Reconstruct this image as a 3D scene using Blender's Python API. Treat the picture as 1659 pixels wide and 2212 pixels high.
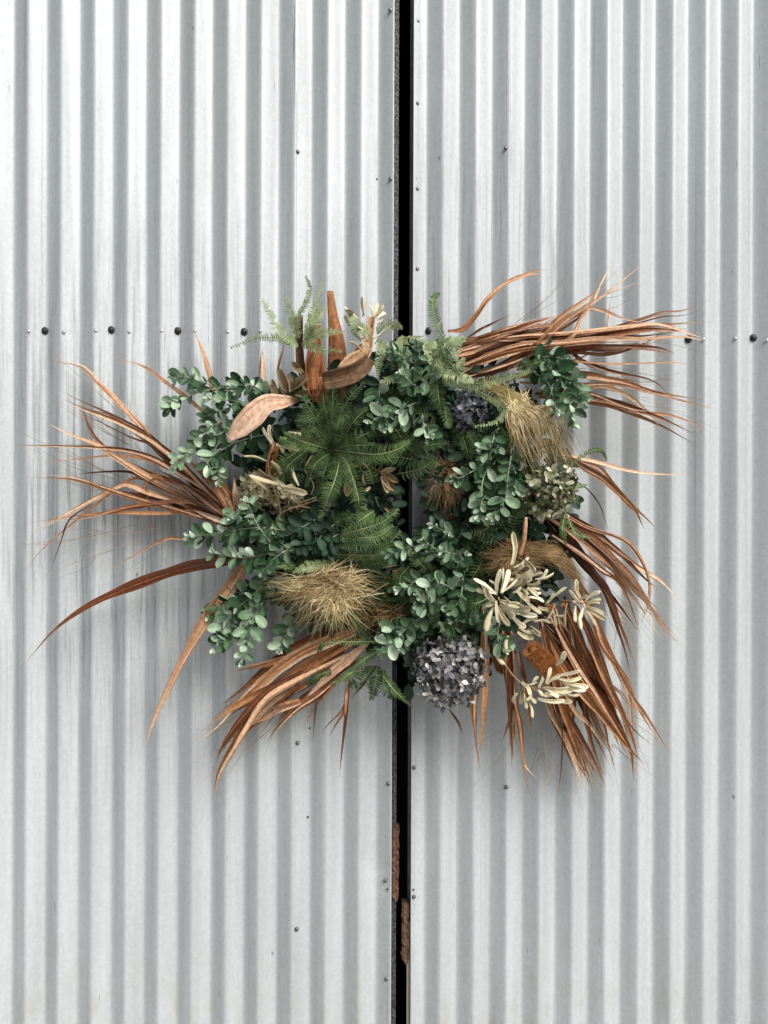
import bpy, math, random
from mathutils import Vector, Matrix, noise
for _o in list(bpy.data.objects): bpy.data.objects.remove(_o)
random.seed(11)
R = random.uniform
scene = bpy.context.scene
COL = scene.collection

# ------------------------------------------------------------------ camera
D = 2.0                      # camera to wall (m)
S = 1.76 / 1659.0            # metres on the wall for one unit of the traced drawing
ZC = 1.40
ROLL = math.radians(0.2)
CR, SR = math.cos(ROLL), math.sin(ROLL)
cam_d = bpy.data.cameras.new('camera'); cam = bpy.data.objects.new('camera', cam_d); COL.objects.link(cam)
cam_d.sensor_fit = 'VERTICAL'; cam_d.angle = 2 * math.atan(1106 * S / D)
cam_d.clip_start = 0.05; cam_d.clip_end = 400
cam.matrix_world = Matrix(((CR, -SR, 0, 0), (0, 0, -1, -D), (SR, CR, 0, ZC), (0, 0, 0, 1)))
scene.camera = cam

# ------------------------------------------------------------------ sky, sun, exposure
SUN_AZ = math.radians(37)   # to the right of the camera-to-wall axis, in front of the wall
SUN_EL = math.radians(42)
w = bpy.data.worlds.new('World'); scene.world = w; w.use_nodes = True
nt = w.node_tree; bg = nt.nodes['Background']
sky = nt.nodes.new('ShaderNodeTexSky'); sky.sky_type = 'NISHITA'; sky.sun_disc = False
sky.sun_elevation = SUN_EL; sky.air_density = 1.0; sky.dust_density = 4.0; sky.ozone_density = 1.0
sun_dir = Vector((math.sin(SUN_AZ) * math.cos(SUN_EL), -math.cos(SUN_AZ) * math.cos(SUN_EL), math.sin(SUN_EL)))
sky.sun_rotation = math.atan2(sun_dir.x, sun_dir.y)
hs = nt.nodes.new('ShaderNodeHueSaturation'); hs.inputs['Saturation'].default_value = 0.9   # thin cloud greys the blue
nt.links.new(sky.outputs[0], hs.inputs['Color']); nt.links.new(hs.outputs[0], bg.inputs[0]); bg.inputs[1].default_value = 0.05
sl = bpy.data.lights.new('sun', 'SUN'); sl.energy = 3.4; sl.angle = math.radians(42); sl.color = (1.0, 0.97, 0.92)
so = bpy.data.objects.new('sun', sl); COL.objects.link(so); so.location = sun_dir * 20
so.rotation_euler = (-sun_dir).to_track_quat('-Z', 'Y').to_euler()
vs = scene.view_settings; vs.view_transform = 'Standard'; vs.look = 'None'; vs.exposure = 0.44; vs.gamma = 1.0
try: vs.use_curve_mapping = False
except Exception: pass
scene.render.resolution_x = 768; scene.render.resolution_y = 1024

# ------------------------------------------------------------------ pixel tracing -> real points at a real distance from the wall
def P(u, v, d=0.0):
    if d > .02: d = .02 + (d - .02) * 1.12      # fullness of the wreath
    k = S * (D - d) / D
    du, zi = (u - 829.5) * k, -(v - 1106) * k
    return Vector((du * CR - zi * SR, -d, ZC + du * SR + zi * CR))
def crop(x0, y0, sc):
    return lambda p: (x0 + p[0] * sc, y0 + p[1] * sc)
Z1 = crop(33.2, 663.6, .32); Z2 = crop(464.5, 564.1, .28); Z3 = crop(862.7, 564.1, .42); Z4 = crop(464.5, 929, .28)
Z5 = crop(862.7, 862.7, .40); Z6 = crop(398.2, 1194.5, .32); Z7 = crop(796.3, 1128.1, .44); Z8 = crop(763.1, 696.8, .2)
Z9 = crop(829.5, 995.4, .2); Z10 = crop(982.1, 1094.9, .225); Z11 = crop(331.8, 783, .2); V = crop(0, 0, 1)

# ------------------------------------------------------------------ materials
def new_mat(name):
    m = bpy.data.materials.new(name); m.use_nodes = True
    return m, m.node_tree, m.node_tree.nodes['Principled BSDF']
def N(nt, t, **kw):
    n = nt.nodes.new(t)
    for k, v in kw.items(): setattr(n, k, v)
    return n
def ramp(nt, stops):
    r = N(nt, 'ShaderNodeValToRGB'); e = r.color_ramp.elements
    while len(e) < len(stops): e.new(0.5)
    for i, (p, c) in enumerate(stops):
        e[i].position = p; e[i].color = (c[0], c[1], c[2], 1)
    return r
def rnd_value(nt):
    oi = N(nt, 'ShaderNodeObjectInfo'); ge = N(nt, 'ShaderNodeNewGeometry')
    a = N(nt, 'ShaderNodeMath', operation='ADD'); f = N(nt, 'ShaderNodeMath', operation='FRACT')
    nt.links.new(oi.outputs['Random'], a.inputs[0]); nt.links.new(ge.outputs['Random Per Island'], a.inputs[1])
    nt.links.new(a.outputs[0], f.inputs[0]); return f.outputs[0], ge
def leaf_mat(name, stops, rough=0.6, back=None, transl=0.25, spec=0.3, mottle=0.25, scale=60):
    """leaf surface: one hue per leaf, mottled by fine noise, paler back"""
    m, nt, b = new_mat(name); L = nt.links.new
    rv, ge = rnd_value(nt); rp = ramp(nt, stops); L(rv, rp.inputs[0])
    tc = N(nt, 'ShaderNodeTexCoord'); no = N(nt, 'ShaderNodeTexNoise'); no.inputs['Scale'].default_value = scale; no.inputs['Detail'].default_value = 4
    L(tc.outputs['Generated'] if False else ge.outputs['Position'], no.inputs['Vector'])
    mr = N(nt, 'ShaderNodeMapRange'); L(no.outputs['Fac'], mr.inputs[0]); mr.inputs[1].default_value = .3; mr.inputs[2].default_value = .7
    mr.inputs[3].default_value = 1 - mottle; mr.inputs[4].default_value = 1 + mottle
    mx = N(nt, 'ShaderNodeMix', data_type='RGBA', blend_type='MULTIPLY'); mx.inputs[0].default_value = 1
    L(rp.outputs[0], mx.inputs[6]); L(mr.outputs[0], mx.inputs[7]); col = mx.outputs[2]
    if back:
        m2 = N(nt, 'ShaderNodeMix', data_type='RGBA'); L(ge.outputs['Backfacing'], m2.inputs[0]); L(col, m2.inputs[6])
        m2.inputs[7].default_value = (*back, 1); col = m2.outputs[2]
    L(col, b.inputs['Base Color']); b.inputs['Roughness'].default_value = rough; b.inputs['Specular IOR Level'].default_value = spec
    bp = N(nt, 'ShaderNodeBump'); bp.inputs['Strength'].default_value = .25; bp.inputs['Distance'].default_value = .002
    L(no.outputs['Fac'], bp.inputs['Height']); L(bp.outputs[0], b.inputs['Normal'])
    if transl:
        t = N(nt, 'ShaderNodeBsdfTranslucent'); ms = N(nt, 'ShaderNodeMixShader'); ms.inputs[0].default_value = transl
        L(col, t.inputs['Color']); L(b.outputs[0], ms.inputs[1]); L(t.outputs[0], ms.inputs[2])
        L(ms.outputs[0], nt.nodes['Material Output'].inputs['Surface'])
    return m
M = {}
M['euc'] = leaf_mat('eucalyptus_leaf', [(0, (.014, .042, .016)), (.3, (.038, .085, .038)), (.65, (.085, .155, .083)), (1, (.19, .28, .18))], .5, back=(.24, .33, .24), transl=.12, spec=.25, mottle=.35)
M['euc_pale'] = leaf_mat('eucalyptus_pale_leaf', [(0, (.22, .33, .21)), (1, (.46, .58, .44))], .5, back=(.5, .6, .5), transl=.15)
M['euc_tip'] = leaf_mat('eucalyptus_young_leaf', [(0, (.48, .60, .46)), (1, (.78, .86, .75))], .55, transl=.15)
M['euc_stem'] = leaf_mat('eucalyptus_stem', [(0, (.22, .26, .19)), (1, (.33, .36, .28))], .7, transl=0)
M['euc_dark_shade'] = leaf_mat('dark_leaf_with_shade', [(0, (.014, .034, .018)), (1, (.042, .085, .05))], .6, back=(.06, .10, .07), transl=.15)  # darker leaves; for the inner fill the shade is put into this colour
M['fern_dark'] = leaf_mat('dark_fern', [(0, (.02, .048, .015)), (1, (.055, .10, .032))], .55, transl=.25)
M['fern_mid'] = leaf_mat('green_fern', [(0, (.06, .12, .035)), (1, (.14, .215, .075))], .55, transl=.3)
M['fern_pale'] = leaf_mat('pale_fern', [(0, (.22, .30, .14)), (1, (.40, .46, .27))], .6, transl=.3)
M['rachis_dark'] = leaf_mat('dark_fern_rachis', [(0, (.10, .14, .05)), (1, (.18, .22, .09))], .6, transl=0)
M['rachis'] = leaf_mat('fern_rachis', [(0, (.27, .31, .15)), (1, (.38, .42, .23))], .6, transl=0)
M['felt'] = leaf_mat('felted_cream_leaf', [(0, (.50, .44, .29)), (.5, (.68, .61, .43)), (1, (.80, .74, .57))], .9, transl=0, spec=.1, mottle=.18, scale=120)
M['felt_dim'] = leaf_mat('felted_olive_leaf', [(0, (.26, .23, .14)), (1, (.48, .43, .29))], .9, transl=0, spec=.1, mottle=.2, scale=120)
M['bronze'] = leaf_mat('bronze_leaf', [(0, (.20, .15, .08)), (.6, (.36, .28, .17)), (1, (.52, .43, .30))], .6, back=(.55, .46, .34), transl=.1)
M['twig'] = leaf_mat('dry_twig', [(0, (.20, .13, .075)), (1, (.36, .26, .16))], .8, transl=0, mottle=.35, scale=150)
M['straw'] = leaf_mat('straw_grass', [(0, (.28, .19, .06)), (.45, (.44, .34, .165)), (1, (.86, .75, .50))], .6, transl=.2)
M['straw_green'] = leaf_mat('greenish_grass', [(0, (.24, .21, .07)), (1, (.50, .40, .18))], .6, transl=.2)
M['straw_dark'] = leaf_mat('brown_grass', [(0, (.16, .095, .04)), (.7, (.30, .19, .085)), (1, (.46, .32, .17))], .7, transl=.2)
M['hyd'] = leaf_mat('hydrangea_lilac_grey', [(0, (.06, .06, .065)), (.3, (.12, .118, .13)), (.5, (.30, .292, .33)), (.65, (.31, .29, .265)), (.85, (.54, .525, .51)), (1, (.80, .78, .74))], .7, transl=.25, mottle=.3, scale=90)
M['hyd_green'] = leaf_mat('hydrangea_green_cream', [(0, (.05, .065, .03)), (.45, (.17, .19, .095)), (.75, (.40, .39, .27)), (1, (.78, .74, .62))], .7, transl=.25, mottle=.3, scale=90)
M['hyd_slate'] = leaf_mat('hydrangea_slate', [(0, (.05, .055, .07)), (.6, (.14, .15, .18)), (1, (.42, .43, .48))], .7, transl=.2, mottle=.3, scale=90)
M['hyd_beige'] = leaf_mat('hydrangea_beige', [(0, (.22, .21, .12)), (.6, (.40, .36, .23)), (1, (.62, .55, .40))], .7, transl=.25, mottle=.3, scale=90)
M['banksia'] = leaf_mat('banksia_bristle', [(0, (.20, .075, .02)), (1, (.42, .17, .05))], .8, transl=.1)

def palm_mat(name, dark, mid, pale, rough=.42, spec=.45, spots=0.0):
    """dried palm blade: lengthwise fibres, edges and tips bleached"""
    m, nt, b = new_mat(name); L = nt.links.new
    uv = N(nt, 'ShaderNodeUVMap'); mp = N(nt, 'ShaderNodeMapping'); mp.inputs['Scale'].default_value = (11, 1.8, 1)
    oi = N(nt, 'ShaderNodeObjectInfo'); ge = N(nt, 'ShaderNodeNewGeometry')
    cb = N(nt, 'ShaderNodeCombineXYZ'); ml = N(nt, 'ShaderNodeMath', operation='MULTIPLY'); ml.inputs[1].default_value = 60
    L(oi.outputs['Random'], ml.inputs[0]); L(ml.outputs[0], cb.inputs[0]); L(ml.outputs[0], cb.inputs[1]); L(cb.outputs[0], mp.inputs['Location'])
    L(uv.outputs[0], mp.inputs['Vector'])
    no = N(nt, 'ShaderNodeTexNoise'); no.inputs['Scale'].default_value = 1.0; no.inputs['Detail'].default_value = 5; L(mp.outputs[0], no.inputs['Vector'])
    sp = N(nt, 'ShaderNodeSeparateXYZ'); L(uv.outputs[0], sp.inputs[0])
    # fibre noise + per-blade offset + bleached tip
    a = N(nt, 'ShaderNodeMath', operation='MULTIPLY_ADD'); L(oi.outputs['Random'], a.inputs[0]); a.inputs[1].default_value = .5; L(no.outputs['Fac'], a.inputs[2])
    pw = N(nt, 'ShaderNodeMath', operation='POWER'); L(sp.outputs[1], pw.inputs[0]); pw.inputs[1].default_value = 3
    a2 = N(nt, 'ShaderNodeMath', operation='MULTIPLY_ADD'); L(pw.outputs[0], a2.inputs[0]); a2.inputs[1].default_value = .22; L(a.outputs[0], a2.inputs[2])
    rp = ramp(nt, [(.42, dark), (.66, mid), (.90, pale)]); L(a2.outputs[0], rp.inputs[0])
    col = rp.outputs[0]
    if spots:
        sn = N(nt, 'ShaderNodeTexNoise'); sn.inputs['Scale'].default_value = 120; sn.inputs['Detail'].default_value = 6; L(ge.outputs['Position'], sn.inputs['Vector'])
        sm = N(nt, 'ShaderNodeMapRange'); L(sn.outputs['Fac'], sm.inputs[0]); sm.inputs[1].default_value = .35; sm.inputs[2].default_value = .65; sm.inputs[3].default_value = 1 - spots; sm.inputs[4].default_value = 1.1
        sx = N(nt, 'ShaderNodeMix', data_type='RGBA', blend_type='MULTIPLY'); sx.inputs[0].default_value = 1; L(col, sx.inputs[6]); L(sm.outputs[0], sx.inputs[7]); col = sx.outputs[2]
    L(col, b.inputs['Base Color']); b.inputs['Roughness'].default_value = rough; b.inputs['Specular IOR Level'].default_value = spec
    bp = N(nt, 'ShaderNodeBump'); bp.inputs['Strength'].default_value = .35; bp.inputs['Distance'].default_value = .0015
    L(no.outputs['Fac'], bp.inputs['Height']); L(bp.outputs[0], b.inputs['Normal'])
    t = N(nt, 'ShaderNodeBsdfTranslucent'); ms = N(nt, 'ShaderNodeMixShader'); ms.inputs[0].default_value = .15
    L(rp.outputs[0], t.inputs['Color']); L(b.outputs[0], ms.inputs[1]); L(t.outputs[0], ms.inputs[2]); L(ms.outputs[0], nt.nodes['Material Output'].inputs['Surface'])
    return m
M['palm'] = palm_mat('dried_palm_copper', (.03, .008, .003), (.165, .046, .014), (.56, .28, .13), .38, .5, .35)
M['palm_tan'] = palm_mat('dried_palm_tan', (.055, .016, .005), (.30, .11, .04), (.84, .56, .36), .38, .5, .3)
M['sheath'] = palm_mat('brown_palm_sheath', (.07, .022, .008), (.24, .085, .028), (.40, .18, .08), .65, .25, .35)
M['sheath_dk'] = palm_mat('dark_palm_sheath', (.045, .024, .012), (.105, .058, .03), (.18, .105, .06), .75, .2, .4)
M['boat'] = palm_mat('pinkish_tan_sheath', (.20, .085, .04), (.52, .31, .20), (.76, .55, .41), .6, .3, .3)

def metal_mat(name, base=(.455, .492, .513)):
    m, nt, b = new_mat(name); L = nt.links.new
    ge = N(nt, 'ShaderNodeNewGeometry'); oi = N(nt, 'ShaderNodeObjectInfo')
    def noise_(scale, sc3, det=3):
        mp = N(nt, 'ShaderNodeMapping'); mp.inputs['Scale'].default_value = sc3; L(ge.outputs['Position'], mp.inputs['Vector'])
        n = N(nt, 'ShaderNodeTexNoise'); n.inputs['Scale'].default_value = scale; n.inputs['Detail'].default_value = det; L(mp.outputs[0], n.inputs['Vector']); return n
    def mrange(src, a, b_, c, d):
        r = N(nt, 'ShaderNodeMapRange'); L(src, r.inputs[0])
        for i, v in enumerate((a, b_, c, d)): r.inputs[i + 1].default_value = v
        return r.outputs[0]
    big = noise_(3.0, (1, 1, .35)); streak = noise_(30, (1.6, 1, .05), 5); grain = noise_(900, (1, 1, 1), 2); blot = noise_(26, (1, 1, .5), 4)
    c = mrange(big.outputs['Fac'], .3, .7, .93, 1.05)
    def mul(a, b_):
        q = N(nt, 'ShaderNodeMath', operation='MULTIPLY'); L(a, q.inputs[0]); L(b_, q.inputs[1]); return q.outputs[0]
    # rubbed scratches where the dry blades sweep the sheet, strongest round the wreath
    dx = N(nt, 'ShaderNodeVectorMath', operation='DISTANCE'); L(ge.outputs['Position'], dx.inputs[0]); dx.inputs[1].default_value = (-.52, 0, 1.42)
    near1 = mrange(dx.outputs['Value'], .75, .1, 0, 1)
    dx2 = N(nt, 'ShaderNodeVectorMath', operation='DISTANCE'); L(ge.outputs['Position'], dx2.inputs[0]); dx2.inputs[1].default_value = (.26, 0, 1.98)
    nm = N(nt, 'ShaderNodeMath', operation='MAXIMUM'); L(near1, nm.inputs[0]); L(mrange(dx2.outputs['Value'], .42, .12, 0, .5), nm.inputs[1]); near = nm.outputs[0]
    wv = noise_(150, (1, 1, .035), 6)
    scr = mrange(wv.outputs['Fac'], .50, .64, 0, 1)
    rub = mul(near, scr)
    c = mul(c, mrange(streak.outputs['Fac'], .35, .72, 1.04, .86)); c = mul(c, mrange(rub, 0, 1, 1, .6)); c = mul(c, mrange(grain.outputs['Fac'], .3, .7, .96, 1.04))
    # short nicks and scratches, sparse, and faint zinc spangle
    nk = noise_(120, (2.2, 1, .16), 3); nk2 = noise_(45, (3, 1, .02), 2)
    c = mul(c, mrange(nk.outputs['Fac'], .70, .76, 1, .55)); c = mul(c, mrange(nk2.outputs['Fac'], .68, .73, 1, .8))
    sg = N(nt, 'ShaderNodeTexVoronoi'); sg.inputs['Scale'].default_value = 150; L(ge.outputs['Position'], sg.inputs['Vector'])
    sgc = N(nt, 'ShaderNodeSeparateColor'); L(sg.outputs['Color'], sgc.inputs[0]); c = mul(c, mrange(sgc.outputs[0], 0, 1, .95, 1.05))
    # grime specks
    vo = N(nt, 'ShaderNodeTexVoronoi'); vo.inputs['Scale'].default_value = 16
    mp = N(nt, 'ShaderNodeMapping'); mp.inputs['Scale'].default_value = (1, 1, .55); L(ge.outputs['Position'], mp.inputs['Vector']); L(mp.outputs[0], vo.inputs['Vector'])
    sel = N(nt, 'ShaderNodeSeparateColor'); L(vo.outputs['Color'], sel.inputs[0])
    pick = N(nt, 'ShaderNodeMath', operation='GREATER_THAN'); L(sel.outputs[0], pick.inputs[0]); pick.inputs[1].default_value = .80
    speck = mul(pick.outputs[0], mrange(vo.outputs['Distance'], .02, .06, 1, 0))
    c = mul(c, mrange(speck, 0, 1, 1, .35))
    # splash-back dirt low on the sheets
    sz = N(nt, 'ShaderNodeSeparateXYZ'); L(ge.outputs['Position'], sz.inputs[0])
    low = mul(mrange(sz.outputs[2], .62, .18, 0, 1), mrange(blot.outputs['Fac'], .42, .72, 0, 1))
    cc = N(nt, 'ShaderNodeMix', data_type='RGBA', blend_type='MULTIPLY'); cc.inputs[0].default_value = 1; cc.inputs[6].default_value = (*base, 1); L(c, cc.inputs[7])
    dm = N(nt, 'ShaderNodeMix', data_type='RGBA'); L(mul(mul(low, low), mrange(low, 0, 1, .5, .5)), dm.inputs[0]); L(cc.outputs[2], dm.inputs[6]); dm.inputs[7].default_value = (.34, .32, .24, 1)
    L(dm.outputs[2], b.inputs['Base Color'])
    b.inputs['Metallic'].default_value = .14
    ro = N(nt, 'ShaderNodeMath', operation='ADD'); L(mrange(streak.outputs['Fac'], .3, .7, .47, .57), ro.inputs[0]); L(mrange(rub, 0, 1, 0, .25), ro.inputs[1]); L(ro.outputs[0], b.inputs['Roughness'])
    bp = N(nt, 'ShaderNodeBump'); bp.inputs['Strength'].default_value = .3; bp.inputs['Distance'].default_value = .0012
    L(blot.outputs['Fac'], bp.inputs['Height'])
    b2 = N(nt, 'ShaderNodeBump'); b2.inputs['Strength'].default_value = .12; b2.inputs['Distance'].default_value = .0004; L(grain.outputs['Fac'], b2.inputs['Height']); L(bp.outputs[0], b2.inputs['Normal'])
    L(b2.outputs[0], b.inputs['Normal'])
    return m
M['zinc'] = metal_mat('galvanised_sheet')
def plain(name, col, rough=.6, metal=0, scale=40, amt=.3, vor=False):
    m, nt, b = new_mat(name); L = nt.links.new; ge = N(nt, 'ShaderNodeNewGeometry')
    n = N(nt, 'ShaderNodeTexVoronoi' if vor else 'ShaderNodeTexNoise'); n.inputs['Scale'].default_value = scale; L(ge.outputs['Position'], n.inputs['Vector'])
    mr = N(nt, 'ShaderNodeMapRange'); mr.inputs[1].default_value = .2; mr.inputs[2].default_value = .8; mr.inputs[3].default_value = 1 - amt; mr.inputs[4].default_value = 1 + amt
    if vor:
        sc = N(nt, 'ShaderNodeSeparateColor'); L(n.outputs['Color'], sc.inputs[0]); L(sc.outputs[0], mr.inputs[0])
    else:
        n.inputs['Detail'].default_value = 6; L(n.outputs['Fac'], mr.inputs[0])
    mx = N(nt, 'ShaderNodeMix', data_type='RGBA', blend_type='MULTIPLY'); mx.inputs[0].default_value = 1; mx.inputs[6].default_value = (*col, 1); L(mr.outputs[0], mx.inputs[7])
    L(mx.outputs[2], b.inputs['Base Color']); b.inputs['Roughness'].default_value = rough; b.inputs['Metallic'].default_value = metal
    bp = N(nt, 'ShaderNodeBump'); bp.inputs['Strength'].default_value = .4; bp.inputs['Distance'].default_value = .003
    L(n.outputs['Fac' if not vor else 'Distance'], bp.inputs['Height']); L(bp.outputs[0], b.inputs['Normal'])
    return m
M['spangle'] = plain('spangled_frame_steel', (.055, .063, .065), .55, .3, 200, .5, True)
M['frame'] = plain('dull_frame_steel', (.16, .17, .17), .5, .5, 40, .35)
M['rust'] = plain('rusted_wood', (.085, .042, .025), .85, 0, 120, .95)
M['cream'] = plain('cream_painted_wood', (.62, .55, .44), .6, 0, 30, .15)
M['rubber'] = plain('black_rubber', (.012, .013, .014), .45, 0, 80, .2)
M['screw'] = plain('screw_steel', (.16, .165, .17), .35, .8, 200, .3)
M['rivet'] = plain('bright_rivet', (.55, .56, .58), .35, .8, 200, .15)
M['concrete'] = plain('concrete_yard', (.36, .352, .335), .9, 0, 3, .2)
M['inside'] = plain('dark_shed_shade', (.012, .013, .013), .95, 0, 5, .3)  # near-black colour carries the shade inside the shed

# ------------------------------------------------------------------ mesh helpers
def world_loc(o):
    l = Vector((0, 0, 0))
    while o: l += o.location; o = o.parent
    return l
def link(o, parent, origin):
    COL.objects.link(o)
    if parent is not None:
        o.parent = parent; o.location = Vector(origin) - world_loc(parent)
    else: o.location = origin
    return o
def mesh_obj(name, vs_, fs, mat, parent=None, origin=None, uvs=None, smooth=True):
    origin = Vector(origin) if origin is not None else Vector(vs_[0])
    me = bpy.data.meshes.new(name); me.from_pydata([tuple(Vector(p) - origin) for p in vs_], [], fs)
    if smooth: me.polygons.foreach_set('use_smooth', [True] * len(me.polygons))
    if uvs:
        ul = me.uv_layers.new(name='UVMap')
        for lp in me.loops: ul.data[lp.index].uv = uvs[lp.vertex_index]
    me.materials.append(mat); me.update()
    return link(bpy.data.objects.new(name, me), parent, origin)
def spline(pts, n):
    """Catmull-Rom through the points, n samples"""
    pts = [Vector(p) for p in pts]
    if len(pts) == 2: return [pts[0].lerp(pts[1], i / (n - 1)) for i in range(n)]
    ext = [pts[0] * 2 - pts[1]] + pts + [pts[-1] * 2 - pts[-2]]
    seg = len(pts) - 1; out = []
    for i in range(n):
        f = i / (n - 1) * seg; k = min(int(f), seg - 1); t = f - k
        a, b, c, d = ext[k:k + 4]
        out.append(.5 * ((2 * b) + (c - a) * t + (2 * a - 5 * b + 4 * c - d) * t * t + (3 * b - a - 3 * c + d) * t ** 3))
    return out
def tangents(ps):
    return [((ps[min(i + 1, len(ps) - 1)] - ps[max(i - 1, 0)]).normalized()) for i in range(len(ps))]
FRONT = Vector((0, -1, 0))
class MB:
    def __init__(s): s.v = []; s.f = []; s.uv = []
    def ribbon(s, ps, wf, fold=.2, roll=lambda t: 0, across=3, curl=0.0):
        n = len(ps); ts = tangents(ps); base = len(s.v)
        for i, p in enumerate(ps):
            t = i / (n - 1); T = ts[i]; nn = FRONT - T * FRONT.dot(T)
            if nn.length < .05: nn = Vector((0, 0, 1)) - T * T.z
            nn.normalize(); nn = Matrix.Rotation(roll(t), 3, T) @ nn; sd = T.cross(nn); wd = wf(t)
            for k in range(across):
                x = k / (across - 1) * 2 - 1
                s.v.append(p + sd * (x * wd / 2) + nn * (fold * wd * (abs(x) - .5) + curl * wd * x * x)); s.uv.append((k / (across - 1), t))
        for i in range(n - 1):
            for k in range(across - 1):
                a = base + i * across + k; s.f.append((a, a + 1, a + across + 1, a + across))
    def tube(s, ps, rf, sides=5, flat=1.0, cap=True):
        n = len(ps); ts = tangents(ps); base = len(s.v)
        for i, p in enumerate(ps):
            t = i / (n - 1); T = ts[i]; nn = FRONT - T * FRONT.dot(T)
            if nn.length < .05: nn = Vector((0, 0, 1)) - T * T.z
            nn.normalize(); sd = T.cross(nn); r = rf(t)
            for k in range(sides):
                a = 2 * math.pi * k / sides
                s.v.append(p + sd * (math.cos(a) * r) + nn * (math.sin(a) * r * flat)); s.uv.append((k / sides, t))
        for i in range(n - 1):
            for k in range(sides):
                a = base + i * sides + k; b_ = base + i * sides + (k + 1) % sides; s.f.append((a, b_, b_ + sides, a + sides))
        if cap:
            s.f.append(tuple(base + k for k in range(sides))[::-1]); s.f.append(tuple(base + (n - 1) * sides + k for k in range(sides)))
    def box(s, lo, hi):
        b = len(s.v); (x0, y0, z0), (x1, y1, z1) = lo, hi
        s.v += [Vector(q) for q in ((x0, y0, z0), (x1, y0, z0), (x1, y1, z0), (x0, y1, z0), (x0, y0, z1), (x1, y0, z1), (x1, y1, z1), (x0, y1, z1))]; s.uv += [(0, 0)] * 8
        s.f += [tuple(b + i for i in q) for q in ((0, 3, 2, 1), (4, 5, 6, 7), (0, 1, 5, 4), (1, 2, 6, 5), (2, 3, 7, 6), (3, 0, 4, 7))]
    def add(s, vs_, fs, mtx):
        b = len(s.v); s.v += [mtx @ v for v in vs_]; s.uv += [(0, 0)] * len(vs_); s.f += [tuple(b + i for i in f) for f in fs]
    def build(s, name, mat, parent=None, origin=None, smooth=True):
        return mesh_obj(name, s.v, s.f, mat, parent, origin, s.uv, smooth)
def stuff(o): o['kind'] = 'stuff'; return o
def basis(y, z, origin, sc):
    """matrix with local +Y along y, local +Z near z"""
    y = y.normalized(); x = y.cross(z)
    if x.length < .02: x = y.cross(Vector((1, .2, .3)))
    x.normalize(); z = x.cross(y)
    return Matrix.Translation(origin) @ Matrix((x, y, z)).transposed().to_4x4() @ Matrix.Scale(sc, 4)
def place(name, me, mtx, parent):
    o = bpy.data.objects.new(name, me); COL.objects.link(o); o.parent = parent
    o.matrix_local = Matrix.Translation(-world_loc(parent)) @ mtx
    return o

# ------------------------------------------------------------------ setting: yard and dark shed behind the doors
mb = MB(); mb.v = [Vector(q) for q in ((-60, -60, 0), (60, -60, 0), (60, 60, 0), (-60, 60, 0))]; mb.uv = [(0, 0)] * 4; mb.f = [(0, 1, 2, 3)]
g = mb.build('ground', M['concrete'], origin=(0, 0, 0), smooth=False); g['kind'] = 'structure'
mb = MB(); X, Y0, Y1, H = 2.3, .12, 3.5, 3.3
for lo, hi in (((-X, Y1, .01), (X, Y1 + .1, H)), ((-X - .1, Y0, .01), (-X, Y1 + .1, H)), ((X, Y0, .01), (X + .1, Y1 + .1, H)), ((-X - .1, Y0 - .1, H), (X + .1, Y1 + .1, H + .1)), ((-X, Y0 - .02, .004), (X, Y1, .009))): mb.box(lo, hi)  # last box is a dark floor added to keep the gap black
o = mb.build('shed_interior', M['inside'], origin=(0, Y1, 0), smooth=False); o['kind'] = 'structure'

# ------------------------------------------------------------------ the two corrugated doors
PL, PR = 71.7, 70.7; CL, CRU = 97.0 + 71.7 / 2, 1626 - 70.7 * 9.5; BK = .025
AMP = .0096; TOP, BOT = 3.3, .03
def sheet(name, parent, u0, u1, crest_u, pitch_u, back, seed, proud=0.0, dents=()):
    """one corrugated sheet from u0 to u1 (mid-height), crest at crest_u; slightly wavy as rolled sheet is"""
    per = 22; n = max(2, int((u1 - u0) / pitch_u * per)); rows = 110
    vs_, fs = [], []; rr = random.Random(seed); xa, xb = ((u0 - 829.5) * S, (u1 - 829.5) * S)
    dents = list(dents) + [(rr.uniform(xa, xb), rr.uniform(.2, 2.6), rr.uniform(.008, .022), rr.uniform(-.0015, .0035)) for _ in range(14)]
    for j in range(rows + 1):
        z = BOT + (TOP - BOT) * j / rows
        for i in range(n + 1):
            u = u0 + (u1 - u0) * i / n
            ph = 2 * math.pi * (u - crest_u) / pitch_u
            x = (u - 829.5) * S * (D + back) / D
            wob = noise.noise(Vector((x * 4 + seed, z * 1.1, seed))) * .0022
            amp = AMP * (1 + .07 * noise.noise(Vector((x * 9, z * .9, seed + 5))))
            c = math.cos(ph + wob * 25); dd = amp * (.2 * c + .8 * (math.asin(.97 * c) / math.asin(.97))) + wob * .7 + proud
            for du, dz, rad, dep in dents:
                q = ((x - du) ** 2 + ((z - dz) * .55) ** 2) / (rad * rad)
                if q < 9: dd -= dep * math.exp(-q)
            vs_.append(Vector((x, back - dd, z)))
    for j in range(rows):
        for i in range(n):
            a = j * (n + 1) + i; fs.append((a, a + 1, a + n + 2, a + n + 1))
    o = mesh_obj(name, vs_, fs, M['zinc'], parent, vs_[0])
    md = o.modifiers.new('thickness', 'SOLIDIFY'); md.thickness = .0007; md.offset = -1
    return o
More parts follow.
